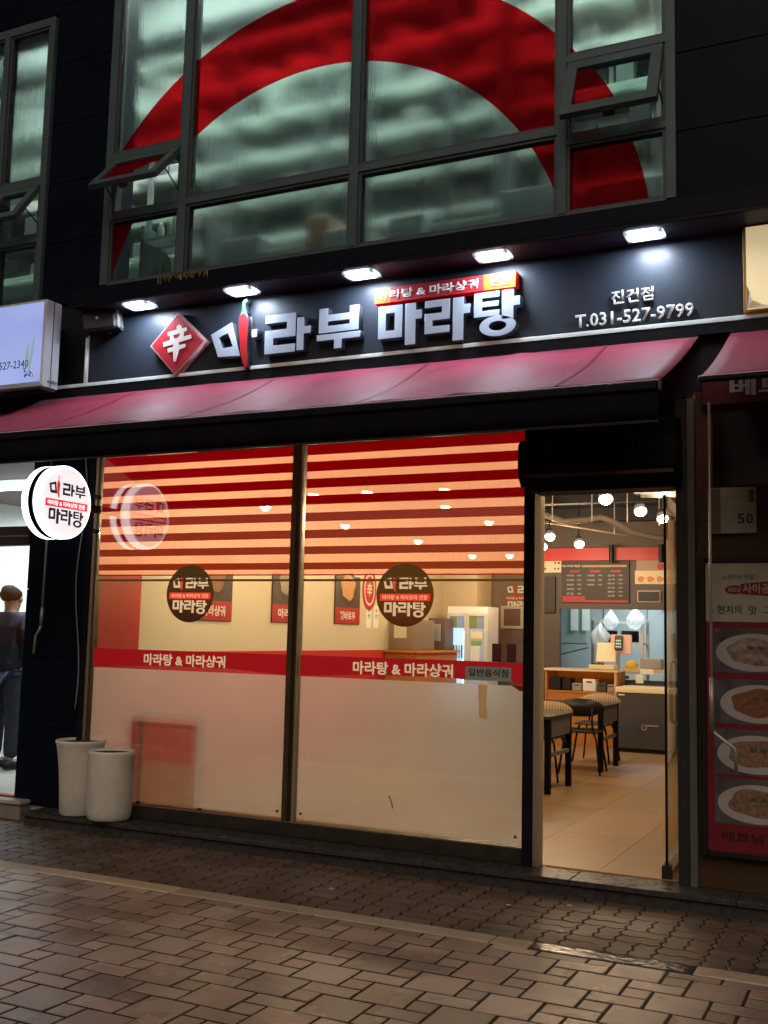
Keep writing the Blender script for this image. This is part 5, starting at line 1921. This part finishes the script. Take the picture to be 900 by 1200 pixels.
for ci, (x, items) in enumerate(((-4.09, ['마라탕', '마라샹궈', '꿔바로우', '마라탕', '공기밥']), (-3.80, ['마라탕', '마라샹궈', '꿔바로우']), (-3.52, ['음료', '소주', '맥주', '공기밥', '음료수', '소주']))):
    for r_, it in enumerate(items):
        z = 2.355 - r_ * (.062 if ci < 2 else .055)
        rows.append((it, .10, .026, front(x, 7.868, z), .02))
        rows.append(('9,000', .055, .022, front(x + .125, 7.868, z), .02))
rows = [rows[0]] + [r_ for r_ in rows[1:]]
stuff(texts('small_print', rows, LETFLAT, t))
t = thing('picture_menu', 'cream picture menu with orange dishes at the right of the menu board', 'menu board', (-2.95, 7.87, 2.24))
obj('board', bx(-3.20, -2.55, 7.872, 7.897, 2.24, 2.42), PAPER, t)
obj('header', bx(-3.18, -2.55, 7.872, 7.897, 2.422, 2.57), mat('picture_header', (.45, .33, .22), .5), t)
polys('print', [disc_pts(-2.86, 2.475, .045, 20), disc_pts(-2.76, 2.475, .045, 20)], front(0, 7.869, 0), REDPRINT, t)
for k in range(5):
    x = -3.12 + k * .125
    polys('dish_print', [[(x + .045 * (1 + .15 * math.sin(3 * a_ + k)) * math.cos(a_), 2.305 + .04 * math.sin(a_)) for a_ in [2 * PI * q / 16 for q in range(16)]]], front(0, 7.869, 0), FOODORANGE, t)
t = thing('notice', 'pale yellow notice with rows of print, left of the menu board', 'notice', (-4.4, 7.87, 2.4))
obj('sheet', bx(-4.60, -4.225, 7.878, 7.897, 2.40, 2.62), PAPER, t)
bm = B()
rs = random.Random(4)
for r_ in range(2):
    for k in range(7):
        if rs.random() < .8:
            x = -4.56 + k * .048
            box(bm, x, x + rs.uniform(.015, .035), 7.875, 7.8775, 2.44 + r_ * .08, 2.465 + r_ * .08)
obj('printed_marks', bm, LETDARK, t)
t = thing('switch_cabinet', 'dark flat cabinet on the brown wall left of the hatch', 'cabinet', (-4.42, 7.85, 1.84))
obj('door', bx(-4.55, -4.30, 7.86, 7.897, 1.84, 2.34, bev=.005), MENUB, t)
t = thing('order_screen', 'small black screen with pale rim under the picture menu', 'screen', (-3.0, 7.85, 2.0))
obj('rim', bx(-3.17, -2.86, 7.865, 7.897, 1.995, 2.155, bev=.01), mat('screen_rim', (.7, .6, .5), .4), t)
obj('glass', bx(-3.155, -2.875, 7.858, 7.8645, 2.01, 2.14), BLACKP, t)

# ---- counter with open shelf
t = thing('wooden_counter', 'orange wood counter with an open shelf of baskets in front of the hatch', 'counter', (-3.83, 7.6, .1))
obj('front_panel', bx(-4.265, -3.365, 7.40, 7.42, .102, .785), WOOD, t)
obj('side_panel', bx(-4.29, -4.267, 7.38, 7.88, .102, 1.065), WOOD, t)
obj('side_panel', bx(-3.363, -3.335, 7.38, 7.88, .102, 1.065), WOODL, t)
obj('shelf_board', bx(-4.265, -3.365, 7.39, 7.86, .787, .807), WOOD, t)
obj('back_panel', bx(-4.265, -3.365, 7.862, 7.88, .102, 1.065), WOOD, t)
obj('counter_top', bx(-4.32, -3.31, 7.36, 7.89, 1.067, 1.095, bev=.004), mat('counter_top', (.6, .5, .38), .35), t)
for x0, x1, h, m_, lab in ((-4.24, -4.09, .17, BLACKP, 'tall black bin at the left end of the counter shelf'), (-4.07, -3.95, .16, BLACKP, 'second black bin on the counter shelf'), (-3.935, -3.81, .10, GREYP, 'low grey basket left of the white one on the counter shelf'),
                      (-3.79, -3.62, .16, PAPERW, 'white basket with red goods in the middle of the counter shelf'), (-3.60, -3.48, .11, FREEZ, 'dark grey basket right of the white one'), (-3.465, -3.375, .10, GREYP, 'small grey box at the right end of the counter shelf')):
    b_ = thing('basket', lab, 'basket', ((x0 + x1) / 2, 7.5, .808))
    bm = B()
    box(bm, x0, x1, 7.42, 7.62, .809, .809 + h, bev=.008)
    for f in [f for f in bm.faces if f.normal.z > .9 and f.calc_area() > .005]:
        bmesh.ops.inset_region(bm, faces=[f], thickness=.01, depth=-.03)
    obj('body', bm, m_, b_)
    obj('hand_slot', bx((x0 + x1) / 2 - .035, (x0 + x1) / 2 + .035, 7.4185, 7.4195, .809 + h * .7, .809 + h * .82), BLACKP, b_)
    if m_ is PAPERW:
        obj('red_goods', bx(x0 + .02, x1 - .02, 7.44, 7.60, .93, .809 + h + .02, bev=.01), REDP, b_)
# weighing and payment machine
t = thing('weighing_scale', 'cream weighing scale with keypad standing on the counter', 'scale', (-3.55, 7.6, 1.095))
obj('base', bx(-3.72, -3.38, 7.44, 7.78, 1.097, 1.16, bev=.012), CREAM, t)
obj('keys', bx(-3.69, -3.53, 7.46, 7.52, 1.161, 1.175), BLACKP, t)
bm = B()
box(bm, -.13, .13, -.01, .01, -.13, .13, bev=.006, M=Matrix.Translation((-3.53, 7.64, 1.32)) @ Matrix.Rotation(math.radians(-14), 4, 'X'))
obj('display_back', bm, CREAM, t)
bm = B()
tube(bm, [(-3.40, 7.70, 1.16), (-3.40, 7.70, 1.42)], .014, 8)
obj('post', bm, STEEL, t)
bm = B()
box(bm, -3.48, -3.20, 7.66, 7.69, 1.30, 1.56, bev=.01)
obj('monitor', bm, mat('monitor_pink', (.66, .46, .36), .5), t)
t = thing('card_terminal', 'dark card terminal with lit green keys beside the scale', 'card terminal', (-3.35, 7.58, 1.2))
bm = B()
box(bm, -.055, .055, -.012, .012, -.10, .10, bev=.012, M=Matrix.Translation((-3.36, 7.62, 1.45)) @ Matrix.Rotation(math.radians(-10), 4, 'X'))
obj('body', bm, mat('terminal_dark', (.02, .05, .05), .4), t)
for i in range(3):
    for j in range(3):
        obj('key', bx(-3.397 + j * .027, -3.378 + j * .027, 7.595, 7.606, 1.39 + i * .04, 1.41 + i * .04), SCREENG if j == 1 else PAPERW, t)
bm = B()
tube(bm, [(-3.36, 7.62, 1.36), (-3.36, 7.64, 1.097)], .012, 8)
obj('stand', bm, STEEL, t)
# ledge right of the counter and things on it
lg = obj('hatch_ledge', bx(-3.33, -1.2, 7.72, 8.05, 1.075, 1.115), WOODL)
structure(lg)
structure(obj('hatch_ledge', bx(-4.25, -3.34, 7.92, 8.1, .97, 1.01), BROWNW))
t = obj('yellow_cloth', (lambda bm: (bmesh.ops.create_icosphere(bm, subdivisions=3, radius=.08, matrix=Matrix.Translation((-3.235, 7.8, 1.165)) @ Matrix.Diagonal((1.1, .8, .65, 1))), bm)[-1])(B()), YELLOW, None, True)
rs = random.Random(9)
for v in t.data.vertices:
    v.co *= 1
    v.co += Vector((rs.uniform(-.012, .012), rs.uniform(-.012, .012), rs.uniform(-.012, .012)))
label(t, 'crumpled yellow cloth on the hatch ledge beside the scale', 'cloth')
t = obj('storage_tub', (lambda bm: (box(bm, -3.12, -2.84, 7.78, 7.98, 1.117, 1.25, bev=.012), bm)[-1])(B()), GREYP)
label(t, 'grey plastic tub on the hatch ledge', 'tub')
bm = B()
lathe(bm, [(.055, 1.117), (.058, 1.13), (.058, 1.30), (.022, 1.38), (.022, 1.42)], -2.72, 7.86, 16)
label(obj('water_bottle', bm, CLEARBOT, None, True), 'clear water bottle on the hatch ledge by the open door', 'bottle')
t = thing('ledge_tag', 'two small white tags taped to the edge of the hatch ledge', 'tag', (-3.0, 7.715, 1.0))
obj('tag', bx(-3.10, -2.93, 7.7165, 7.7185, 1.05, 1.12), PAPERW, t)
obj('tag', bx(-3.16, -3.06, 7.7135, 7.7155, .93, 1.045), PAPERW, t)
# chest freezer
t = thing('chest_freezer', 'dark grey chest freezer with cream lid standing by the counter', 'freezer', (-2.9, 7.3, .1))
obj('body', bx(-3.245, -2.2, 7.0, 7.66, .15, .835, bev=.008), FREEZ, t)
obj('plinth', bx(-3.23, -2.22, 7.03, 7.64, .102, .149), BLACKP, t)
obj('lid', bx(-3.255, -2.19, 6.985, 7.67, .838, .905, bev=.012), CREAM, t)
obj('badge', bx(-3.22, -3.14, 6.994, 6.999, .80, .815), PAPERW, t)
bm = B()
for a0 in range(16):
    pass
polys('emblem', [disc_pts(-2.90, .415, .035, 24), disc_pts(-2.90, .415, .022, 20), [(-2.93, .452), (-2.72, .452), (-2.735, .435), (-2.92, .438)]], front(0, 6.9985, 0), mat('chrome_emblem', (.6, .6, .58), .3, metal=.5), t)
# kitchen shelf, bags, hood
t = thing('kitchen_rack', 'steel kitchen rack with black pans behind the serving hatch', 'rack', (-3.9, 9.5, .1))
for x in (-4.15, -3.42):
    for y in (9.3, 9.7):
        obj('post', bx(x - .02, x + .02, y - .02, y + .02, .1, 1.80), STEEL, t)
for z in (1.0, 1.42, 1.74):
    obj('shelf', bx(-4.129, -3.441, 9.28, 9.72, z, z + .03), STEEL, t)
for x, y, r, z, wh in ((-3.62, 9.42, .13, 1.455, 'right'), (-3.95, 9.5, .12, 1.455, 'left')):
    bm = B()
    lathe(bm, [(r, z), (r, z + .16), (r * .9, z + .17)], x, y, 18)
    label(obj('cooking_pot', bm, BLACKP, None, True), 'black cooking pot at the ' + wh + ' of the steel kitchen rack', 'pot', 'pots on the kitchen rack')
for x, z, s, wh in ((-4.02, 1.55, 1, 'lowest'), (-3.86, 1.78, .8, 'left upper'), (-3.5, 1.80, .9, 'right upper')):
    bm = B()
    bmesh.ops.create_icosphere(bm, subdivisions=4, radius=.13 * s)
    for v in bm.verts:
        th = math.atan2(v.co.y, v.co.x)
        zn = v.co.z / (.13 * s)
        k = (1 - .72 * max(0, zn) ** 1.2) * (1 + .13 * math.sin(5 * th + 3 * zn + x * 9) + .08 * math.sin(11 * th - 6 * zn))
        v.co = Vector((v.co.x * k, v.co.y * .6 * k, v.co.z * 1.35 + .012 * math.sin(7 * th))) + Vector((x, 9.22, z))
    label(obj('plastic_bag', bm, BAG, None, True), wh + ' white translucent plastic bag at the kitchen rack', 'bag', 'plastic bags in the kitchen')
t = thing('kitchen_board', 'pale green wall board with hanging papers at the left of the kitchen', 'board', (-4.6, 9.9, 1.5))
obj('panel', bx(-5.1, -4.42, 9.95, 9.98, 1.42, 2.1), mat('kitchen_board', (.36, .47, .45), .4), t)
obj('rim', bx(-5.1, -4.40, 9.94, 9.949, 1.405, 1.42), FREEZ, t)
for x in (-4.66, -4.48):
    obj('paper', bx(x, x + .12, 9.90, 9.903, 1.62, 2.02), PAPERW, t)
obj('pipe', (lambda bm: (tube(bm, [(-4.9, 9.6, 1.2), (-4.3, 9.6, 1.36)], .01, 6), bm)[-1])(B()), FREEZ, t)
t = thing('kitchen_cupboard', 'grey kitchen cupboard with black handle at the right of the hatch', 'cupboard', (-2.9, 10.2, .1))
obj('leaf', bx(-3.35, -2.5, 10.45, 10.49, .1, 2.2), mat('kitchen_door', (.42, .52, .54), .4), t)
obj('handle', bx(-3.2, -3.15, 10.40, 10.449, 1.2, 1.6), BLACKP, t)
obj('rail', bx(-3.4, -2.4, 10.38, 10.40, 1.99, 2.01), STEEL, t)

# ---- drink fridge
t = thing('drink_fridge', 'white double door drink fridge glowing blue by the back wall', 'fridge', (-5.2, 7.1, .1))
obj('cabinet', bx(-5.49, -4.925, 6.86, 7.29, .12, 1.885), WHITEP, t)
for x0, x1, side in ((-5.485, -5.212, 'L'), (-5.206, -4.93, 'R')):
    fr = B()
    for q in ((x0, x0 + .028, .2, 1.80), (x1 - .028, x1, .2, 1.80), (x0 + .028, x1 - .028, .2, .235), (x0 + .028, x1 - .028, 1.76, 1.80)):
        box(fr, q[0], q[1], 6.825, 6.858, q[2], q[3])
    d = obj('door', fr, mat('fridge_frame', (.62, .62, .58), .4), t)
    obj('door_glass', bx(x0 + .028, x1 - .028, 6.848, 6.853, .235, 1.76), emis('fridge_inside_glow' + side, (.35, .62, .95), .9 if side == 'L' else .12, base=(.2, .25, .3)), d)
    for k, (c, w0, w1, z0, z1) in enumerate(((mat('ad_green', (.2, .34, .12), .5), .0, .5, 1.60, 1.755), (mat('ad_blue', (.3, .42, .55), .5), .52, 1, 1.60, 1.755)) + (() if side == 'L' else ((PAPER, .1, .9, 1.46, 1.55), (mat('ad_lime', (.3, .5, .15), .5), .15, .85, 1.38, 1.44), (PAPERW, .1, .7, 1.10, 1.36)))):
        obj('sticker', bx(x0 + .03 + w0 * .21, x0 + .03 + w1 * .21, 6.842, 6.8475 - k * .0003, z0, z1), c, d)
    if side == 'L':
        for z in (.6, .9, 1.2, 1.45):
            for k in range(5):
                obj('bottle', bx(x0 + .04 + k * .04, x0 + .065 + k * .04, 6.838, 6.846, z - .25, z - .08), mat('bottle_tone%d' % (k % 3), [(.5, .6, .7), (.1, .2, .3), (.2, .4, .3)][k % 3], .3), d)
        obj('led_strip', bx(x1 - .045, x1 - .03, 6.838, 6.8475, .3, 1.56), FRIDGEGLOW, d)
t = thing('water_cabinet', 'metal water dispenser cabinet with a cream note against the left wall', 'dispenser', (-5.6, 6.1, 1.3))
obj('body', bx(-5.73, -5.40, 5.55, 6.20, 1.305, 1.68, bev=.008), mat('dispenser_metal', (.34, .29, .23), .35, metal=.4), t)
obj('note', bx(-5.67, -5.50, 5.546, 5.549, 1.45, 1.63), PAPER, t)
obj('side_machine', bx(-5.60, -5.36, 6.45, 6.75, 1.305, 1.72, bev=.01), mat('dispenser_dark', (.12, .12, .12), .35), t)
obj('side_screen', bx(-5.54, -5.42, 6.443, 6.449, 1.42, 1.64), mat('dispenser_screen', (.4, .45, .45), .3), t)
t = thing('side_counter', 'orange wood side counter carrying the dispenser along the left wall', 'counter', (-5.55, 6.2, .1))
obj('top', bx(-5.734, -5.28, 5.4, 6.8, 1.275, 1.303), WOOD, t)
obj('body', bx(-5.734, -5.32, 5.45, 6.78, .102, 1.274), WOOD, t)

# ---- wall posters
for y0, y1, z0, z1, txt, m_, lab in ((1.46, 2.05, 1.575, 2.22, '마라샹궈', FOODRED, 'dark food poster with red foot partly behind the left round decal'), (2.78, 3.37, 1.585, 2.25, '마라탕', FOODWHITE, 'dark food poster with red foot seen beside the mullion'),
                                     (4.12, 4.73, 1.595, 2.15, '꿔바로우', FOODORANGE, 'dark food poster with an orange dish, left of the right decal')):
    t = thing('wall_poster', lab, 'poster', (-5.75, (y0 + y1) / 2, z0))
    obj('sheet', bx(-5.7545, -5.738, y0, y1, z0, z1), DARKPRINT, t)
    obj('red_foot', bx(-5.7375, -5.7365, y0, y1, z0 + .01, z0 + .19), REDPRINT, t)
    text('lettering', txt, (y1 - y0) * .62, .10, east(-5.7360, (y0 + y1) / 2, z0 + .10), PAPERW, t, bold=.03)
    polys('bowl_print', [disc_pts((y0 + y1) / 2, z0 + .42, .22, 28, .2)], east(-5.7370, 0, 0), mat('bowl_print', (.015, .015, .018), .4), t)
    polys('food_print', [[((y0 + y1) / 2 + .17 * (1 + .12 * math.sin(5 * a_)) * math.cos(a_), z0 + .43 + .15 * (1 + .1 * math.sin(4 * a_)) * math.sin(a_)) for a_ in [2 * PI * q / 30 for q in range(30)]]], east(-5.7362, 0, 0), m_, t)
t = thing('wall_badge', 'round red badge on the beige wall left of the right decal', 'badge', (-5.75, 5.03, 1.9))
polys('disc', [disc_pts(5.0, 2.02, .19, 30, .25)], east(-5.750, 0, 0), REDPRINT, t, .004)
polys('ring', [disc_pts(5.0, 2.02, .14, 30, .19), disc_pts(5.0, 2.02, .12, 30, .165)], east(-5.7485, 0, 0), PAPER, t)
text('lettering', '辛', .14, .16, east(-5.7480, 5.0, 2.02), PAPER, t, bold=.02)
for y, wh in ((5.0, 'left'), (5.2, 'right')):
    t = thing('paper_strip', wh + ' one of two narrow white paper strips below the red badge', 'notice', (-5.75, y, 1.62), group='paper strips on the beige wall')
    obj('strip', bx(-5.7545, -5.7505, y - .06, y + .06, 1.56, 1.83), PAPERW, t)
    for i, ch in enumerate('추천'):
        text('letter', ch, .07, .05, east(-5.7498, y, 1.77 - .065 * i), LETDARK, t, bold=.01)
t = thing('wall_logo', 'white and red shop logo lettering on the dark back wall', 'sign', (-4.83, 7.88, 1.97))
logo(front(-4.80, 7.881, 2.06), .27, PAPERW, t)
t = thing('silver_frame', 'small dark picture in a silver frame on the back wall below the logo', 'picture frame', (-4.93, 7.87, 1.63))
fb = B()
for q in ((-5.09, -5.05, 1.61, 1.93), (-4.80, -4.76, 1.61, 1.93), (-5.05, -4.80, 1.61, 1.65), (-5.05, -4.80, 1.89, 1.93)):
    box(fb, q[0], q[1], 7.855, 7.884, q[2], q[3])
obj('rim', fb, mat('silver_rim', (.45, .45, .43), .35, metal=.3), t)
obj('picture', bx(-5.05, -4.80, 7.875, 7.884, 1.65, 1.89), mat('picture_dark', (.05, .06, .06), .4, var=.4, vscale=12), t)

# ---- tables and chairs
def make_table():
    t = thing('dining_table', '', 'table', (0, 0, 0), group='dining tables inside the doorway')
    L, W, H = 1.15, .74, .69
    obj('table_top', bx(-L, 0, 0, W, H - .028, H, bev=.003), mat('table_dark', (.075, .06, .05), .28, var=.2, vscale=6), t)
    ap = mat('apron_grey', (.20, .21, .23), .35)
    obj('apron', bx(-.030, -.012, .07, W - .07, H - .19, H - .029), ap, t)
    obj('apron', bx(-L + .012, -L + .030, .07, W - .07, H - .19, H - .029), ap, t)
    obj('side_rail', bx(-L + .06, -.06, .03, .05, H - .09, H - .029), BLACKP, t)
    obj('side_rail', bx(-L + .06, -.06, W - .05, W - .03, H - .09, H - .029), BLACKP, t)
    for x in (-.062, -L + .012):
        for y in (.012, W - .062):
            obj('leg', bx(x, x + .05, y, y + .05, 0.001, H - .029), BLACKM, t)
        obj('stretcher', bx(x + .01, x + .04, .063, W - .063, .32, .355), ap, t)
    return t
tb = make_table()
for i, (x, y, lab) in enumerate(((-2.86, 2.93, 'nearer dark dining table with grey end panel beside the door post'), (-2.86, 4.82, 'farther dark dining table with grey end panel before the orange counter'))):
    o = tb if i == 0 else copy_tree(tb)
    o.location = (x, y, FLR)
    o['label'] = lab
STRIPE = None
def stripe_fabric():
    m = mat('striped_fabric', (.5, .4, .26), .7)
    nt = m.node_tree
    w = nt.nodes.new('ShaderNodeTexWave')
    w.bands_direction = 'X'
    w.inputs['Scale'].default_value = 10.5
    tc = nt.nodes.new('ShaderNodeTexCoord')
    rp = nt.nodes.new('ShaderNodeValToRGB')
    rp.color_ramp.elements[0].position = .45
    rp.color_ramp.elements[1].position = .55
    rp.color_ramp.elements[0].color = (.06, .045, .04, 1)
    rp.color_ramp.elements[1].color = (.55, .43, .28, 1)
    nt.links.new(tc.outputs['Object'], w.inputs[0])
    nt.links.new(w.outputs[1], rp.inputs[0])
    nt.links.new(rp.outputs[0], nt.nodes['Principled BSDF'].inputs[0])
    return m
def make_chair(striped=False):
    t = thing('dining_chair', '', 'chair', (0, 0, 0), group='striped chairs' if striped else 'black chairs at the tables')
    dz = -.02 if striped else 0
    bm = B()
    box(bm, -.20, .20, -.19, .20, .42, .445, bev=.012)
    obj('seat', bm, mat('chair_seat', (.016, .015, .015), .4), t)
    # rounded back shell
    bm = B()
    n = 10
    fr_, bk_ = [], []
    for i in range(n + 1):
        u = -1 + 2 * i / n
        x = .25 * u
        y = -.225 + .05 * u * u
        hh = .092 * (1 - abs(u) ** 3.2 * .75)
        fr_.append([(x, y - .008, .685 + dz + q * hh) for q in (-1, 1)])
        bk_.append([(x, y + .008, .685 + dz + q * hh) for q in (-1, 1)])
    F_ = [[bm.verts.new(p) for p in c] for c in fr_]
    K_ = [[bm.verts.new(p) for p in c] for c in bk_]
    for i in range(n):
        bm.faces.new((F_[i][0], F_[i + 1][0], F_[i + 1][1], F_[i][1]))
        bm.faces.new((K_[i][0], K_[i][1], K_[i + 1][1], K_[i + 1][0]))
        bm.faces.new((F_[i][1], F_[i + 1][1], K_[i + 1][1], K_[i][1]))
        bm.faces.new((F_[i][0], K_[i][0], K_[i + 1][0], F_[i + 1][0]))
    for i in (0, n):
        bm.faces.new((F_[i][0], F_[i][1], K_[i][1], K_[i][0]))
    obj('backrest', bm, stripe_fabric() if striped else MATS['chair_seat'], t, True)
    for sx in (-1, 1):
        bm = B()
        tube(bm, [(sx * .13, -.17, .42), (sx * .13, -.205, .55), (sx * .13, -.215, .68)], .011, 6)
        obj('back_post', bm, BLACKP, t, True)
        for y0, y1 in ((-.15, -.23), (.15, .20)):
            bm = B()
            tube(bm, [(sx * .14, y0, .418), (sx * .165, y0 + (y1 - y0) * .3, .36), (sx * .215, y1, .002)], .0115, 6)
            obj('leg', bm, BLACKP, t, True)
    return t
ch = make_chair()
for i, (x, y, rz, lab) in enumerate(((-3.05, 4.72, 5, 'black rounded back chair in front of the farther table'), (-3.22, 2.80, 0, 'black chair half hidden by the door post at the nearer table'))):
    o = ch if i == 0 else copy_tree(ch)
    o.location = (x, y, FLR)
    o.rotation_euler = (0, 0, math.radians(rz))
    o['label'] = lab
ch = make_chair(True)
for i, (x, y, rz, lab) in enumerate(((-3.24, 3.92, 180, 'chair with striped back rising behind the nearer table'), (-3.20, 5.82, 178, 'chair with striped back rising behind the farther table'))):
    o = ch if i == 0 else copy_tree(ch)
    o.location = (x, y, FLR)
    o.rotation_euler = (0, 0, math.radians(rz))
    o['label'] = lab
# a red board with dark frame standing close behind the frosted left pane
t = thing('standing_board', 'dark framed red board showing blurred behind the frosted left pane', 'board', (-4.9, .14, .1))
bm = B()
tube(bm, [(-5.20, .10, .102), (-5.20, .085, .86), (-4.64, .085, .86), (-4.64, .10, .102)], .017, 8)
obj('frame', bm, BLACKP, t)
obj('panel', bx(-5.183, -4.657, .09, .094, .52, .842), sheet('red_board_sheet', transp=.78, tcol=(.95, .70, .62), transl=.3, lcol=(.6, .08, .06), diff=.25, dcol=(.5, .05, .04), gloss=0), t)
obj('lower_panel', bx(-5.183, -4.657, .095, .099, .2, .518), sheet('tan_board_sheet', transp=.6, tcol=(.95, .8, .7), transl=.2, lcol=(.6, .36, .24), diff=.2, dcol=(.4, .25, .17), gloss=0), t)
bm = B()
tube(bm, [(-5.18, .11, .80), (-5.14, .42, .102)], .012, 6)
obj('strut', bm, BLACKP, t)
